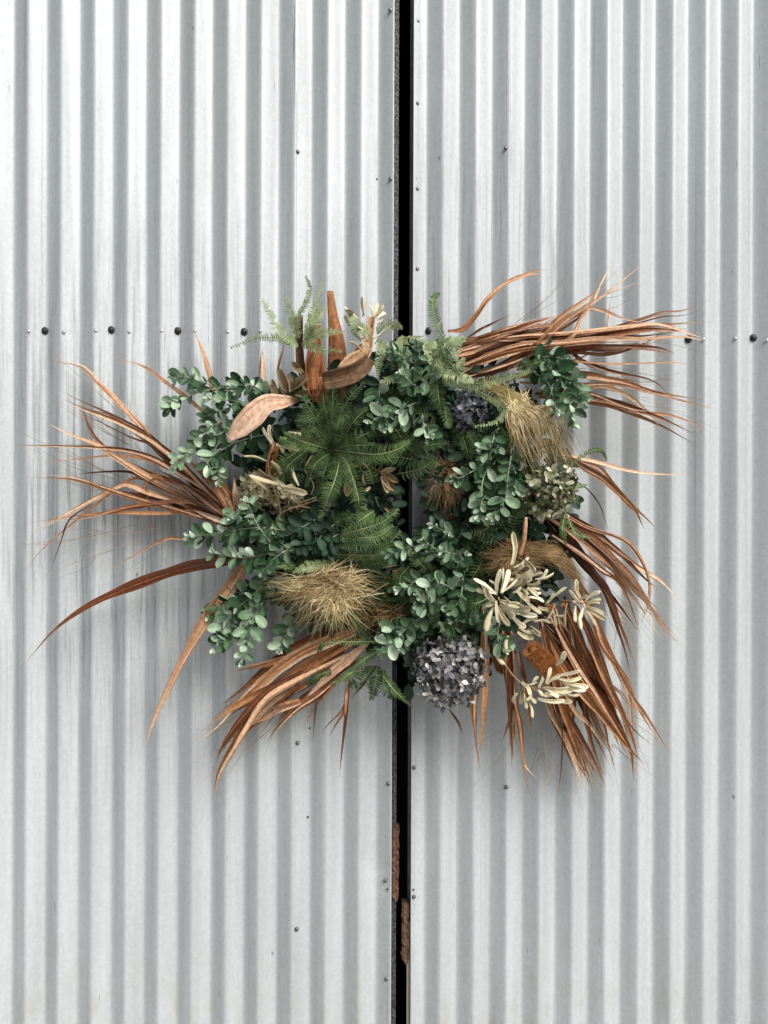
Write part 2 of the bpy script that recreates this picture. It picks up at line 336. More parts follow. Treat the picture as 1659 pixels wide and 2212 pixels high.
def dome_mesh(name, mat, prof, sides=14):
    """lathe about -Y: prof = [(radius, out)]"""
    vs_, fs = [], []
    for r, h in prof:
        for k in range(sides):
            a = 2 * math.pi * k / sides; vs_.append((r * math.cos(a), -h, r * math.sin(a)))
    for j in range(len(prof) - 1):
        for k in range(sides):
            a, b = j * sides + k, j * sides + (k + 1) % sides; fs.append((a, b, b + sides, a + sides))
    fs.append(tuple((len(prof) - 1) * sides + k for k in range(sides)))
    me = bpy.data.meshes.new(name); me.from_pydata(vs_, [], fs); me.polygons.foreach_set('use_smooth', [True] * len(me.polygons)); me.materials.append(mat); return me
ME_WASH = dome_mesh('washer', M['rubber'], [(.0088, 0), (.0090, .0022), (.0072, .0040), (.0052, .0042)])
ME_HEAD = dome_mesh('bolt_head', M['rubber'], [(.0050, .003), (.0050, .0068), (.0038, .0082), (.0012, .0084)], 10)
ME_RIV = dome_mesh('rivet', M['rivet'], [(.0040, 0), (.0037, .0013), (.0022, .0025), (.0007, .0028)], 12)
ME_SCR = dome_mesh('screw', M['screw'], [(.0050, 0), (.0048, .0016), (.0034, .0034), (.0010, .0042)], 10)
ME_HOLE = dome_mesh('screw_hole', M['rubber'], [(.0026, 0), (.0025, .0007), (.0006, .0009)], 8)
def surf(u, left):
    c = math.cos(2 * math.pi * (u - (CL if left else CRU)) / (PL if left else PR)); return AMP * (.2 * c + .8 * math.asin(.97 * c) / math.asin(.97)) - (0 if left else BK) + .0008
def fix(me, name, parent, u, v, d):
    if d is None: d = surf(u, parent == ld)
    p = P(u, v, d); o = bpy.data.objects.new(name, me); COL.objects.link(o); o.parent = parent; o.location = p - world_loc(parent); return o

def door(name, label, loc):
    o = bpy.data.objects.new(name, None); COL.objects.link(o); o.location = loc; o['label'] = label; o['category'] = 'door'; o['group'] = 'pair of corrugated iron doors'
    o.empty_display_size = .2; return o
ld = door('corrugated_door', 'left corrugated iron door with four black bolts in a row, spangled edge by gap', P(848, 1106).xy.to_3d())  # each empty is one leaf of the shed doors
rd = door('corrugated_door', 'right corrugated iron door, set slightly back, screws along its edge beside the gap', P(890, 1106).xy.to_3d())
sheet('corrugated_sheet', ld, -1210, -77, CL, PL, 0, 1.3)
sheet('corrugated_sheet', ld, -82, 640, CL, PL, 0, 2.7, .0006, dents=[])
sheet('corrugated_sheet', ld, 633, 848, CL, PL, 0, 3.9, 0, dents=[((797 - 829.5) * S, ZC - (1868 - 1106) * S, .016, .006), ((835 - 829.5) * S, ZC - (1890 - 1106) * S, .02, .007), ((740 - 829.5) * S, ZC - (1640 - 1106) * S, .03, .004)])
rs = (D + BK) / D
sheet('corrugated_sheet', rd, 890 , 1099, CRU, PR, BK, 5.1, .0006, dents=[((900 - 829.5) * S, ZC - (2010 - 1106) * S, .012, .003)])
sheet('corrugated_sheet', rd, 1092, 1812, CRU, PR, BK, 6.6, 0, dents=[((1408 - 829.5) * S * rs, ZC - (1950 - 1106) * S, .009, .005)])
sheet('corrugated_sheet', rd, 1806, 2900, CRU, PR, BK, 7.4, .0012)
def post(name, parent, ua, ub, da, db, mat):
    mb = MB(); mb.box((P(ua, 1106, 0).x, -da, BOT), (P(ub, 1106, 0).x, -db, TOP)); return mb.build(name, mat, parent, smooth=False)
post('edge_post', ld, 815, 859, -.032, -.07, M['spangle'])
post('edge_post', rd, 892, 935, -.042, -.085, M['frame'])
post('edge_batten', rd, 884.5, 891, -.05, -.075, M['frame'])
# cream batten bared low on the right door
mb = MB(); a = P(878, 2300, -.03); b = P(886, 1992, -.03); mb.box((a.x, .034, a.z - .02), (b.x, .049, b.z)); mb.build('cream_batten', M['cream'], rd, smooth=False)
def rusty(parent, ua, va, ub, vb, da, db, bite, seed):
    """weathered block: ragged, chamfered lower corner"""
    p0, p1 = P(ua, va, da), P(ub, vb, da); n = 22; vs_, fs = [], []
    for i in range(n + 1):
        t = i / n; z = p0.z + (p1.z - p0.z) * t
        r = lambda k: noise.noise(Vector((seed, t * 14, k))) * .0042
        ch = max(0, (t - .9) / .1) * bite
        xl, xr = p0.x + r(1) + ch, p1.x + r(2) - ch * .3
        vs_ += [Vector((xl, -da + r(3) * .8, z)), Vector(((xl * 2 + xr) / 3, -da - .002 + r(4), z)), Vector(((xl + xr * 2) / 3, -da + .001 + r(5), z)), Vector((xr, -da + r(6), z)), Vector((xr, -db, z)), Vector((xl, -db, z))]
    for i in range(n):
        for k in range(6):
            a, b_ = i * 6 + k, i * 6 + (k + 1) % 6; fs.append((a, b_, b_ + 6, a + 6))
    fs += [tuple(range(6)), tuple(n * 6 + k for k in range(6))[::-1]]
    o = mesh_obj('rusty_block', vs_, fs, M['rust'], parent, smooth=False); return o
rusty(ld, 844, 1790, 861, 1948, -.004, -.04, .007, 2.0)['label'] = 'rust brown ragged block in the gap, upper of two'
rusty(rd, 868, 1954, 883, 2083, -.02, -.052, .007, 8.0)['label'] = 'rust brown block in the gap, lower of two'
def bolt(parent, u, v, d):
    wsh = fix(ME_WASH, 'washer', parent, u, v, d); h = bpy.data.objects.new('bolt_head', ME_HEAD); COL.objects.link(h); h.parent = wsh
for k, dv in ((0, 0), (1, -2), (2, 0), (3, 2), (4, 1)): bolt(ld, 97 + 143.4 * k, 715 + dv, -AMP + .001)
for u, dv in ((62, 1), (138, 2), (207, -1), (279, 2), (349, 0), (421, 0), (492, 2), (563, 1), (635, 0)): fix(ME_RIV, 'rivet', ld, u, 715 + dv, AMP)
for u, v in ((927, 715), (1487, 733), (1627, 730), (1067, 722)): bolt(rd, u, v, -AMP - BK + .001)
for u, v in ((1589, 731), (1657, 735), (1520, 733)): fix(ME_RIV, 'rivet', rd, u, v, AMP - BK)
for u, v in ((843, 22), (843.5, 387), (839, 1693), (832, 1902), (834.5, 2115)): fix(ME_SCR, 'screw', ld, u, v, None)
for u, v in ((902, 46), (901, 224), (901, 408), (901, 581), (894, 1658), (894, 1937)): fix(ME_SCR, 'screw', rd, u, v, None)
for u, v in ((643, 328), (643, 1605), (641, 2007)): fix(ME_SCR, 'screw', ld, u, v, None)
for u, v in ((1092, 320), (1094, 1700)): fix(ME_SCR, 'screw', rd, u, v, None)
for u, v in ((899, 10), (898, 386), (893, 1922)): fix(ME_HOLE, 'screw_hole', rd, u, v, None)
for u, v in ((814, 387), (837, 1921), (665, 1765), (669, 1573)): fix(ME_HOLE, 'screw_hole', ld, u, v, None)

# ------------------------------------------------------------------ the wreath
WC = P(850, 1085, 0.03)
wreath = bpy.data.objects.new('hanging_wreath', None); COL.objects.link(wreath); wreath.location = WC; wreath.empty_display_size = .2
wreath['label'] = 'large wild wreath of dried palm, fern, eucalyptus and hydrangea hung across the door gap'; wreath['category'] = 'wreath'

# ring of wound vines that everything is tucked into
RINGC, RA, RB = (845, 1090), 255, 205
def ring_pt(a, du=0, d=.05): return P(RINGC[0] + math.cos(a) * (RA + du), RINGC[1] + math.sin(a) * (RB + du), d)
mb = MB()
for k in range(9):
    ph = R(0, 6.28); ps = [ring_pt(2 * math.pi * i / 60, 26 * math.cos(3 * 2 * math.pi * i / 60 + ph) + R(-3, 3), .052 + .022 * math.sin(3 * 2 * math.pi * i / 60 + ph)) for i in range(61)]
    mb.tube(ps, lambda t: .0042, 5)
mb.build('vine_ring', M['twig'], wreath, ring_pt(math.pi / 2))

def pathd(Z, pts, d0, d1, sag=0.0):
    """traced polyline -> 3D, depth running d0..d1 with a bow"""
    out = []; n = len(pts)
    for i, p in enumerate(pts):
        t = i / max(1, n - 1); u, v = Z(p); out.append(P(u, v, d0 + (d1 - d0) * t + sag * math.sin(math.pi * t)))
    return out

# ---- dried palm fans
def palm_fan(label, base_uv, d, r=.012):
    mb = MB(); p = P(*base_uv, d); c = P(RINGC[0], RINGC[1], .04); dr = (c - p).normalized()
    mb.tube([p - dr * .015, p + dr * .03, p + dr * .08], lambda t: r * (1 - .4 * t), 7, .6)
    o = mb.build('palm_leaf', M['sheath'], wreath, p); o['label'] = label; return o
def blade(fan, ps, wpx, mat='palm', fold=None, tip=.55, n=22, tw=None, base=.55):
    wd = wpx * S; fold = R(.3, .65) if fold is None else fold; r0 = R(-.8, .8); tw = R(-.5, .5) if tw is None else tw; sd = R(0, 99)
    def wf(t):
        e = base + (1 - base) * min(1, t / .25)
        e *= max(.035, 1 - max(0, (t - .45) / .55) ** 1.15)
        return wd * e * (1 + .22 * noise.noise(Vector((sd, t * 9, 0))))
    mb = MB(); mb.ribbon(spline(ps, n), wf, fold, lambda t: r0 + tw * t + .25 * noise.noise(Vector((sd, t * 5, 3))), 5 if wpx > 13 else 3)
    return mb.build('palm_blade', M[mat], fan, ps[0])
def fibres(fan, Z, base, tips, n, d=.05, mat='straw_dark'):
    """hair-fine loose fibres, one joined part"""
    mb = MB()
    for _ in range(n):
        tx, ty = random.choice(tips); bx, by = base
        f = R(.35, .75); s = (bx + (tx - bx) * f + R(-25, 25), by + (ty - by) * f + R(-25, 25)); e = (tx + R(-110, 110), ty + R(-110, 110))
        mid = ((s[0] + e[0]) / 2 + R(-40, 40), (s[1] + e[1]) / 2 + R(-40, 40))
        mb.ribbon(spline(pathd(Z, [s, mid, e], d, R(.015, .09)), 8), lambda t: .0011 * (1 - .7 * t), 0)
    return stuff(mb.build('loose_fibres', M[mat], fan))

def fan_blades(fan, Z, specs, d0, d1, n_fill=0):
    for pts, wpx, *m in specs:
        da, db, sg = d0 + R(-.012, .012), max(.014, d1 + R(-.02, .03)), R(0, .03); mt = m[0] if m else random.choice(['palm', 'palm', 'palm_tan'])
        blade(fan, pathd(Z, [(x + R(-3, 3), y + R(-3, 3)) for x, y in pts], da, db, sg), wpx * .8, mt)
        if wpx >= 13 and len(pts) > 3:      # a darker blade lying behind
            q, w_, n_ = R(-1, 1) * wpx * 1.6, R(-1, 1) * wpx * 4, len(pts)
            blade(fan, pathd(Z, [(x + q * .6 - w_ * .4 * (i / n_) ** 2 + R(-5, 5), y + q + w_ * (i / n_) ** 2 + R(-5, 5)) for i, (x, y) in enumerate(pts)][:-1 if R(0, 1) < .6 else None], da - .014, max(.012, db - .012), sg * .6), wpx * R(.6, .85), random.choice(['palm', 'sheath', 'palm']))
        if wpx >= 11 and len(pts) > 3:      # a narrow strip split off beside it
            q = R(-1, 1) * wpx * 2.2; w_ = R(-.8, .8) * wpx * 3; n_ = len(pts)
            sp = [(x + (q * .4 + w_ * (i / n_) ** 2) * .5, y + q * .3 + w_ * (i / n_) ** 2) for i, (x, y) in enumerate(pts)]
            if R(0, 1) < .5: sp = sp[:-1]
            blade(fan, pathd(Z, sp, da + .004, max(.012, db + R(-.02, .03)), sg), wpx * R(.25, .5), random.choice(['palm_tan', 'palm_tan', 'palm', 'boat']))
# left fan
fl = palm_fan('copper brown dried palm fan spreading to the left', Z1((1490, 1470)), .075)
fan_blades(fl, Z1, [
    ([(1450, 1400), (1300, 1250), (1100, 1120), (930, 1020), (700, 960), (300, 935), (20, 928)], 13, 'palm'),
    ([(1400, 1330), (1150, 1150), (880, 1030), (640, 1005), (400, 1030), (190, 1055)], 10),
    ([(1450, 1450), (1150, 1280), (880, 1140), (680, 1010), (560, 930), (400, 870), (225, 790)], 18, 'palm_tan'),
    ([(1460, 1380), (1300, 1250), (1100, 1040), (1000, 960), (860, 860), (640, 750), (480, 690), (330, 625)], 14, 'palm'),
    ([(1300, 1230), (1100, 1050), (960, 940), (780, 880), (560, 770), (430, 725)], 8, 'palm_tan'),
    ([(1420, 1350), (1200, 1150), (1100, 1060), (960, 930), (860, 810), (700, 640), (560, 500), (450, 390), (270, 350)], 14, 'palm_tan'),
    ([(1420, 1330), (1250, 1170), (1080, 1000), (940, 900), (760, 800), (600, 715), (420, 690)], 12, 'palm'),
    ([(1380, 1460), (1100, 1370), (880, 1310), (620, 1230), (380, 1160), (130, 1148)], 13, 'palm'),
    ([(1450, 1455), (1100, 1320), (900, 1260), (760, 1205), (680, 1230), (480, 1330), (300, 1430), (110, 1525)], 17, 'palm_tan'),
    ([(1430, 1450), (1200, 1385), (1000, 1390), (700, 1390), (420, 1405), (95, 1455)], 10),
    ([(1200, 1270), (900, 1160), (760, 1110), (560, 1110), (390, 1130)], 10, 'palm'),
    ([(1400, 1380), (1200, 1250), (1060, 1180), (960, 1145), (900, 1160), (880, 1215), (900, 1290), (930, 1480), (970, 1655)], 14, 'palm'),
    ([(1350, 1400), (1000, 1240), (820, 1150), (640, 1260), (420, 1430), (200, 1620), (60, 1780)], 9, 'palm'),
    ([(520, 1330), (370, 1430), (300, 1600), (235, 1780)], 7, 'palm'),
    ([(700, 1020), (580, 930), (510, 840), (470, 740), (445, 640)], 9, 'palm_tan'),
    ([(1380, 1440), (1000, 1330), (820, 1350), (600, 1390), (340, 1430)], 8, 'palm'),
    ([(1460, 1410), (1330, 1290), (1180, 1150), (1060, 1020), (980, 930)], 22, 'palm'),
    ([(1480, 1430), (1380, 1250), (1250, 1110), (1120, 1000)], 24, 'sheath'),
    ([(1460, 1450), (1300, 1330), (1120, 1200), (940, 1130), (760, 1040)], 20, 'palm_tan'),
    ([(1440, 1460), (1250, 1380), (1060, 1310), (880, 1270), (700, 1240)], 20, 'palm'),
    ([(1490, 1430), (1430, 1280), (1350, 1130), (1260, 1030)], 22, 'sheath'),
    ([(1460, 1470), (1330, 1420), (1150, 1350), (980, 1310)], 22, 'palm'),
    ([(1470, 1440), (1350, 1340), (1190, 1230), (1010, 1150), (860, 1080)], 16, 'palm_tan'),
    ([(1500, 1390), (1485, 1280), (1475, 1150)], 20, 'palm_tan'),
    ([(1200, 1570), (1060, 1555), (990, 1570), (940, 1600), (780, 1690), (605, 1790)], 9, 'palm_tan'),
    ([(1450, 1440), (1200, 1320), (960, 1320), (740, 1355), (480, 1420), (300, 1440)], 10, 'palm_tan'),
    ([(1400, 820), (1190, 640), (1080, 560), (960, 470), (860, 395), (680, 345)], 12, 'palm'),
    ([(1350, 640), (1325, 490), (1250, 270), (1195, 130)], 13, 'palm'),
    ([(1460, 1420), (1240, 1200), (1060, 1060), (900, 920), (760, 830)], 16, 'palm'),
], .075, .055)
fibres(fl, Z1, (1450, 1430), [(150, 950), (300, 1150), (150, 1550), (350, 600), (300, 380), (250, 1750), (600, 1750)], 26)
# two broad straps below it
blade(fl, pathd(V, [(560, 1200), (480, 1214), (400, 1228), (300, 1262), (200, 1305), (120, 1360), (58, 1428)], .07, .05, .03), 27, 'palm', .3, n=30, tw=.5)
blade(fl, pathd(V, [(550, 1185), (530, 1216), (490, 1275), (440, 1340), (400, 1410), (360, 1490), (330, 1560), (315, 1610)], .08, .05, .04), 29, 'palm_tan', .3, n=30, tw=-.4)
# upper right fan
fr = palm_fan('copper brown dried palm fan sweeping to the upper right', Z3((300, 575)), .08)
fan_blades(fr, Z3, [
    ([(440, 600), (620, 500), (740, 410), (830, 320), (950, 240), (1060, 170), (1255, 15)], 16, 'palm_tan'),
    ([(250, 360), (330, 350), (400, 270), (460, 190), (560, 110), (680, 72), (750, 70)], 13, 'palm'),
    ([(560, 560), (700, 470), (870, 400), (930, 300), (990, 210), (1040, 110), (1095, 10)], 12, 'palm_tan'),
    ([(620, 540), (800, 380), (930, 290), (1010, 200), (1120, 150), (1235, 106)], 9, 'palm_tan'),
    ([(330, 420), (600, 360), (830, 320), (960, 250), (1050, 260), (1140, 295), (1290, 327)], 13, 'palm_tan'),
    ([(340, 480), (600, 420), (900, 390), (1100, 350), (1240, 300), (1350, 268), (1450, 258), (1548, 222)], 12, 'palm'),
    ([(350, 400), (560, 400), (760, 400), (1000, 370), (1200, 350), (1400, 325), (1600, 315)], 14, 'palm'),
    ([(330, 540), (600, 440), (850, 420), (1050, 400), (1250, 405), (1450, 388), (1570, 405)], 15, 'palm_tan'),
    ([(400, 580), (650, 500), (900, 450), (1100, 465), (1250, 430), (1420, 480)], 12, 'palm'),
    ([(560, 620), (700, 560), (900, 510), (1055, 440)], 8, 'palm_tan'),
    ([(700, 520), (900, 520), (1100, 530), (1380, 525), (1500, 528)], 7, 'palm'),
    ([(700, 430), (850, 440), (940, 510), (1050, 555), (1150, 575), (1300, 610), (1395, 690)], 11, 'palm_tan'),
    ([(600, 600), (880, 585), (1000, 592), (1150, 620), (1300, 670), (1400, 690), (1565, 712)], 14, 'palm'),
    ([(620, 620), (900, 630), (1100, 630), (1280, 672), (1450, 715), (1610, 757)], 11, 'palm'),
    ([(820, 720), (980, 660), (1060, 645), (1150, 680), (1250, 750), (1355, 870)], 11, 'palm_tan'),
    ([(700, 680), (960, 700), (1100, 725), (1250, 770), (1380, 820), (1515, 888)], 15, 'palm'),
    ([(720, 670), (960, 682), (1200, 770), (1400, 795), (1585, 868)], 12, 'palm'),
    ([(310, 570), (460, 500), (640, 440), (820, 405), (1000, 395)], 26, 'palm_tan'),
    ([(300, 480), (460, 430), (640, 380), (820, 340)], 26, 'palm'),
    ([(310, 520), (470, 450), (660, 410), (900, 400), (1150, 370)], 24, 'sheath'),
    ([(320, 430), (480, 390), (660, 330), (800, 280)], 18, 'palm'),
    ([(330, 590), (500, 560), (700, 480), (900, 430), (1200, 390)], 22, 'palm_tan'),
    ([(360, 600), (560, 540), (760, 470), (1000, 440), (1300, 440), (1410, 470)], 17, 'palm'),
    ([(320, 560), (520, 480), (720, 440), (980, 410), (1240, 360), (1480, 345)], 17, 'sheath'),
    ([(420, 420), (640, 390), (900, 370), (1150, 340), (1330, 325), (1480, 370), (1560, 395)], 12, 'palm_tan'),
    ([(350, 390), (420, 345), (500, 305), (580, 268)], 8, 'palm'),
    ([(340, 410), (480, 370), (600, 330), (740, 290)], 9, 'palm_tan'),
    ([(400, 400), (560, 360), (700, 300), (820, 285)], 8, 'palm_tan'),
    ([(1060, 410), (1068, 330), (1076, 240), (1078, 200)], 5, 'palm'),
    ([(700, 500), (880, 470), (1060, 480), (1180, 455), (1300, 400), (1440, 295)], 9, 'palm'),
    ([(740, 410), (900, 400), (1080, 375), (1260, 350), (1420, 360), (1500, 378)], 12, 'palm_tan'),
], .085, .06)
fibres(fr, Z3, (420, 520), [(1250, 80), (1500, 320), (1560, 400), (1500, 850), (1400, 650), (800, 90), (1600, 760)], 30)
# right side fan and lower right fan
fm = palm_fan('copper brown dried palm fan bending down along the right side', Z5((900, 520)), .08)
fan_blades(fm, Z5, [
    ([(880, 300), (980, 320), (1150, 360), (1250, 385), (1400, 403), (1565, 410)], 10, 'palm_tan'),
    ([(880, 280), (980, 345), (1100, 420), (1200, 510), (1270, 590), (1300, 650), (1322, 705)], 12, 'palm'),
    ([(900, 300), (1000, 360), (1130, 450), (1230, 545), (1330, 640), (1392, 700)], 13, 'palm_tan'),
    ([(960, 330), (1080, 370), (1150, 450), (1230, 540), (1300, 600)], 10, 'palm'),
    ([(930, 430), (1010, 480), (1080, 560), (1115, 650), (1130, 730)], 4, 'sheath_dk'),
], .08, .05)
fan_blades(fm, Z7, [
    ([(850, -90), (980, -5), (1130, 70), (1250, 165), (1340, 230), (1440, 290), (1560, 425)], 16, 'palm_tan'),
    ([(860, -60), (1000, 10), (1150, 130), (1240, 220), (1330, 320), (1420, 480), (1525, 595)], 16, 'palm'),
    ([(900, 60), (1040, 150), (1150, 240), (1230, 290), (1280, 400), (1335, 565)], 13, 'palm_tan'),
    ([(930, -60), (1060, 20), (1250, 90), (1330, 180), (1375, 290), (1370, 400), (1335, 500)], 12, 'palm'),
    ([(900, -30), (1000, 90), (1100, 250), (1170, 340), (1230, 500), (1270, 600), (1312, 725)], 20, 'palm'),
    ([(880, 0), (980, 120), (1080, 230), (1200, 370), (1315, 525)], 18, 'palm'),
    ([(900, -70), (1060, 60), (1180, 170), (1280, 300), (1400, 430), (1480, 540)], 15, 'palm_tan'),
    ([(900, -50), (1080, 90), (1180, 200), (1250, 330), (1300, 460)], 14, 'sheath'),
    ([(940, -60), (1100, 40), (1220, 140), (1340, 260), (1420, 330)], 13, 'palm'),
    ([(860, -40), (1000, 60), (1140, 180), (1220, 260), (1320, 400), (1430, 560)], 14, 'palm_tan'),
], .085, .06)
fibres(fm, Z7, (1000, 50), [(1520, 590), (1330, 560), (1310, 720), (1480, 540)], 14)
fb = palm_fan('copper brown dried palm fan hanging down at the lower right', Z7((880, 420)), .08)
fan_blades(fb, Z7, [([(R(840, 1000), R(380, 560)), (R(960, 1060), R(640, 740)), (x - R(60, 110), y - R(180, 240)), (x, y)], R(11, 17), random.choice(['palm', 'sheath', 'palm', 'palm_tan'])) for x, y in ((1090, 1290), (1150, 1240), (1210, 1150), (1270, 1090), (1320, 1030), (1040, 1230), (1240, 1130), (1330, 1130), (1180, 1190))], .06, .03)
fan_blades(fb, Z7, [
    ([(1000, 240), (1090, 400), (1130, 560), (1210, 700), (1280, 850), (1290, 960), (1298, 1130)], 17, 'palm_tan'),
    ([(1040, 330), (1130, 520), (1210, 700), (1290, 850), (1360, 950), (1430, 1060), (1490, 1140)], 13, 'palm'),
    ([(840, 480), (960, 700), (1050, 830), (1150, 950), (1250, 1080), (1350, 1185)], 24, 'palm'),
    ([(880, 440), (1020, 700), (1120, 850), (1200, 980), (1280, 1110), (1303, 1260)], 22, 'sheath'),
    ([(850, 480), (920, 800), (980, 980), (1040, 1120), (1100, 1320)], 20, 'palm'),
    ([(860, 700), (880, 900), (960, 1060), (1020, 1200), (1060, 1320)], 17, 'palm_tan'),
    ([(860, 640), (940, 880), (1040, 1050), (1110, 1180), (1165, 1300)], 16, 'palm'),
    ([(920, 700), (1000, 900), (1090, 1000), (1160, 1120)], 12, 'palm_tan'),
    ([(560, 420), (575, 600), (570, 800), (560, 1000), (540, 1150)], 19, 'palm'),
    ([(555, 500), (545, 700), (520, 900), (525, 1060), (548, 1225)], 13, 'palm_tan'),
    ([(670, 480), (690, 640), (700, 850), (700, 1000), (712, 1170)], 24, 'palm'),
    ([(690, 600), (720, 900), (740, 1000), (760, 1200), (792, 1340)], 13, 'palm'),
    ([(740, 640), (780, 860), (800, 1060)], 14, 'palm'),
    ([(900, 820), (950, 1000), (945, 1200), (930, 1340)], 5, 'palm_tan'),
    ([(400, 920), (440, 980), (465, 1045)], 7, 'palm'),
    ([(1050, 440), (1080, 540), (1130, 640), (1170, 740), (1202, 835)], 9, 'boat'),
    ([(1080, 850), (1150, 980), (1180, 1100), (1207, 1220)], 7, 'palm'),
    ([(710, 860), (690, 980), (655, 1085)], 8, 'palm'),
    ([(1000, 380), (1080, 540), (1150, 720), (1230, 900), (1290, 1050), (1320, 1150)], 20, 'palm'),
    ([(960, 400), (1050, 600), (1130, 780), (1220, 950), (1280, 1080)], 24, 'sheath'),
    ([(900, 460), (980, 660), (1080, 830), (1190, 1000), (1270, 1140)], 18, 'palm_tan'),
    ([(860, 520), (900, 700), (950, 900), (1010, 1080), (1080, 1290)], 20, 'sheath'),
    ([(870, 600), (930, 840), (1000, 1000), (1060, 1140), (1140, 1260)], 15, 'palm'),
    ([(660, 520), (680, 700), (705, 900), (720, 1090)], 18, 'sheath'),
    ([(840, 520), (880, 800), (930, 980), (980, 1150)], 15, 'sheath_dk'),
    ([(1010, 330), (1110, 480), (1160, 600), (1240, 720), (1300, 800)], 15, 'palm'),
    ([(980, 460), (1100, 700), (1200, 860), (1300, 1010), (1400, 1100)], 10, 'palm'),
    ([(720, 900), (745, 1080), (770, 1190), (830, 1260)], 6, 'palm_tan'),
], .075, .04)
fibres(fb, Z7, (950, 750), [(1480, 1140), (1300, 1250), (1100, 1310), (1060, 1320), (780, 1330), (930, 1330), (540, 1200)], 26)
# lower left fan
fk = palm_fan('copper brown dried palm fan sweeping to the lower left', Z6((1440, 360)), .075)
fan_blades(fk, Z6, [
    ([(1440, 360), (1150, 520), (850, 640), (680, 740), (560, 840), (430, 950), (290, 1060), (150, 1180)], 34, 'palm_tan'),
    ([(1420, 420), (1100, 600), (900, 720), (640, 880), (480, 960), (300, 1060), (165, 1165)], 30, 'palm'),
    ([(780, 1000), (640, 1050), (540, 1110), (430, 1175)], 20, 'palm_tan'),
    ([(1100, 690), (760, 860), (560, 980), (440, 1160), (330, 1340), (240, 1500), (205, 1650)], 18, 'palm_tan'),
    ([(800, 800), (560, 930), (420, 1080), (300, 1240), (250, 1330), (218, 1415)], 15, 'palm'),
    ([(760, 690), (640, 722), (500, 760), (325, 798)], 16, 'palm'),
    ([(900, 720), (820, 800), (720, 960), (640, 1050), (475, 1270)], 10, 'palm'),
    ([(1050, 820), (900, 950), (760, 1040), (640, 1160), (555, 1280)], 14, 'palm'),
    ([(1100, 800), (1000, 900), (900, 1020), (815, 1135)], 12, 'palm'),
    ([(1110, 820), (1100, 950), (1090, 1100), (1070, 1300), (1048, 1510)], 11, 'palm'),
    ([(1090, 960), (1070, 1070), (1020, 1160), (972, 1250)], 7, 'sheath'),
    ([(1085, 1000), (1050, 1080), (980, 1150), (915, 1225)], 5, 'sheath'),
    ([(890, 1000), (880, 1100), (866, 1285)], 6, 'sheath_dk'),
    ([(1290, 760), (1210, 880), (1125, 985)], 8, 'palm'),
    ([(560, 820), (400, 970), (240, 1160), (65, 1285)], 6, 'palm_tan'),
    ([(1000, 760), (800, 900), (620, 990), (430, 1180), (250, 1270)], 13, 'palm_tan'),
    ([(1300, 500), (1000, 680), (780, 810), (560, 930), (360, 1010), (200, 1130)], 22, 'sheath'),
    ([(900, 830), (700, 960), (560, 1100), (380, 1220), (240, 1275)], 9, 'palm'),
    ([(1180, 720), (940, 880), (760, 1000), (600, 1180)], 12, 'sheath'),
    ([(1440, 380), (1250, 440), (1080, 540)], 24, 'palm'),
], .08, .045)
blade(fk, pathd(Z6, [(1230, 610), (1100, 720), (1000, 800), (900, 900), (797, 1003)], .1, .085, .01), 21, 'boat', .25, n=16, tw=.1, tip=0)
fibres(fk, Z6, (900, 800), [(100, 1280), (200, 1640), (480, 1270), (820, 1130), (220, 1410), (350, 800)], 22)
# more loose strands at the top
ft = palm_fan('brown cut palm stalks standing at the top of the wreath', Z2((800, 1000)), .09)
for pts, wpx, mt in (([(380, 960), (370, 880), (368, 760), (352, 635)], 10, 'boat'), ([(480, 860), (500, 780), (520, 700), (545, 600)], 7, 'palm'), ([(345, 900), (350, 780), (372, 660)], 3, 'sheath_dk')):
    blade(ft, pathd(Z2, pts, .06, .04), wpx, mt)
def strap(pts, ws, d0, d1, mat, curl=.3, roll=0, tw=0, name='palm_stalk', sag=0, n=18):
    """broad cut strap: width given at each traced point, gutter-shaped, squarely cut end"""
    ps = spline(pathd(Z2, pts, d0, d1, sag), n); m = len(ws) - 1
    def wf(t):
        f = t * m; k = min(int(f), m - 1); return (ws[k] + (ws[k + 1] - ws[k]) * (f - k)) * S * .28
    mb = MB(); mb.ribbon(ps, wf, 0, lambda t: roll + tw * t, 9, curl)
    o = mb.build(name, M[mat], ft, ps[0]); md = o.modifiers.new('thickness', 'SOLIDIFY'); md.thickness = .0016; return o
strap([(960, 960), (950, 800), (938, 600), (912, 430), (888, 228)], [170, 150, 120, 76, 46], .09, .08, 'sheath', -.18, .15)
strap([(700, 900), (672, 800), (660, 640), (655, 432)], [50, 56, 50, 62], .10, .11, 'sheath_dk', .7, -.2)
strap([(770, 1060), (752, 850), (768, 690), (795, 480)], [150, 140, 100, 24], .13, .10, 'sheath', .5, .5, -.4)
strap([(740, 1000), (735, 880), (760, 760), (775, 690)], [110, 105, 90, 60], .145, .15, 'sheath', -.3, -.3)
strap([(1000, 880), (1080, 800), (1160, 720), (1190, 580), (1205, 430)], [110, 130, 90, 62, 44], .11, .11, 'palm_tan', .5, -.5, .6)
strap([(1040, 840), (1085, 770), (1120, 690), (1140, 640)], [90, 120, 80, 16], .10, .10, 'boat', .3, .2)
strap([(830, 925), (930, 905), (1060, 865), (1140, 810), (1190, 750)], [120, 130, 125, 110, 70], .16, .13, 'sheath_dk', .35, .2, .1)
strap([(790, 1090), (780, 1000), (775, 900)], [80, 130, 140], .12, .14, 'sheath', -.4)
strap([(960, 1090), (980, 1000), (990, 900)], [60, 90, 100], .10, .12, 'sheath_dk', -.4)
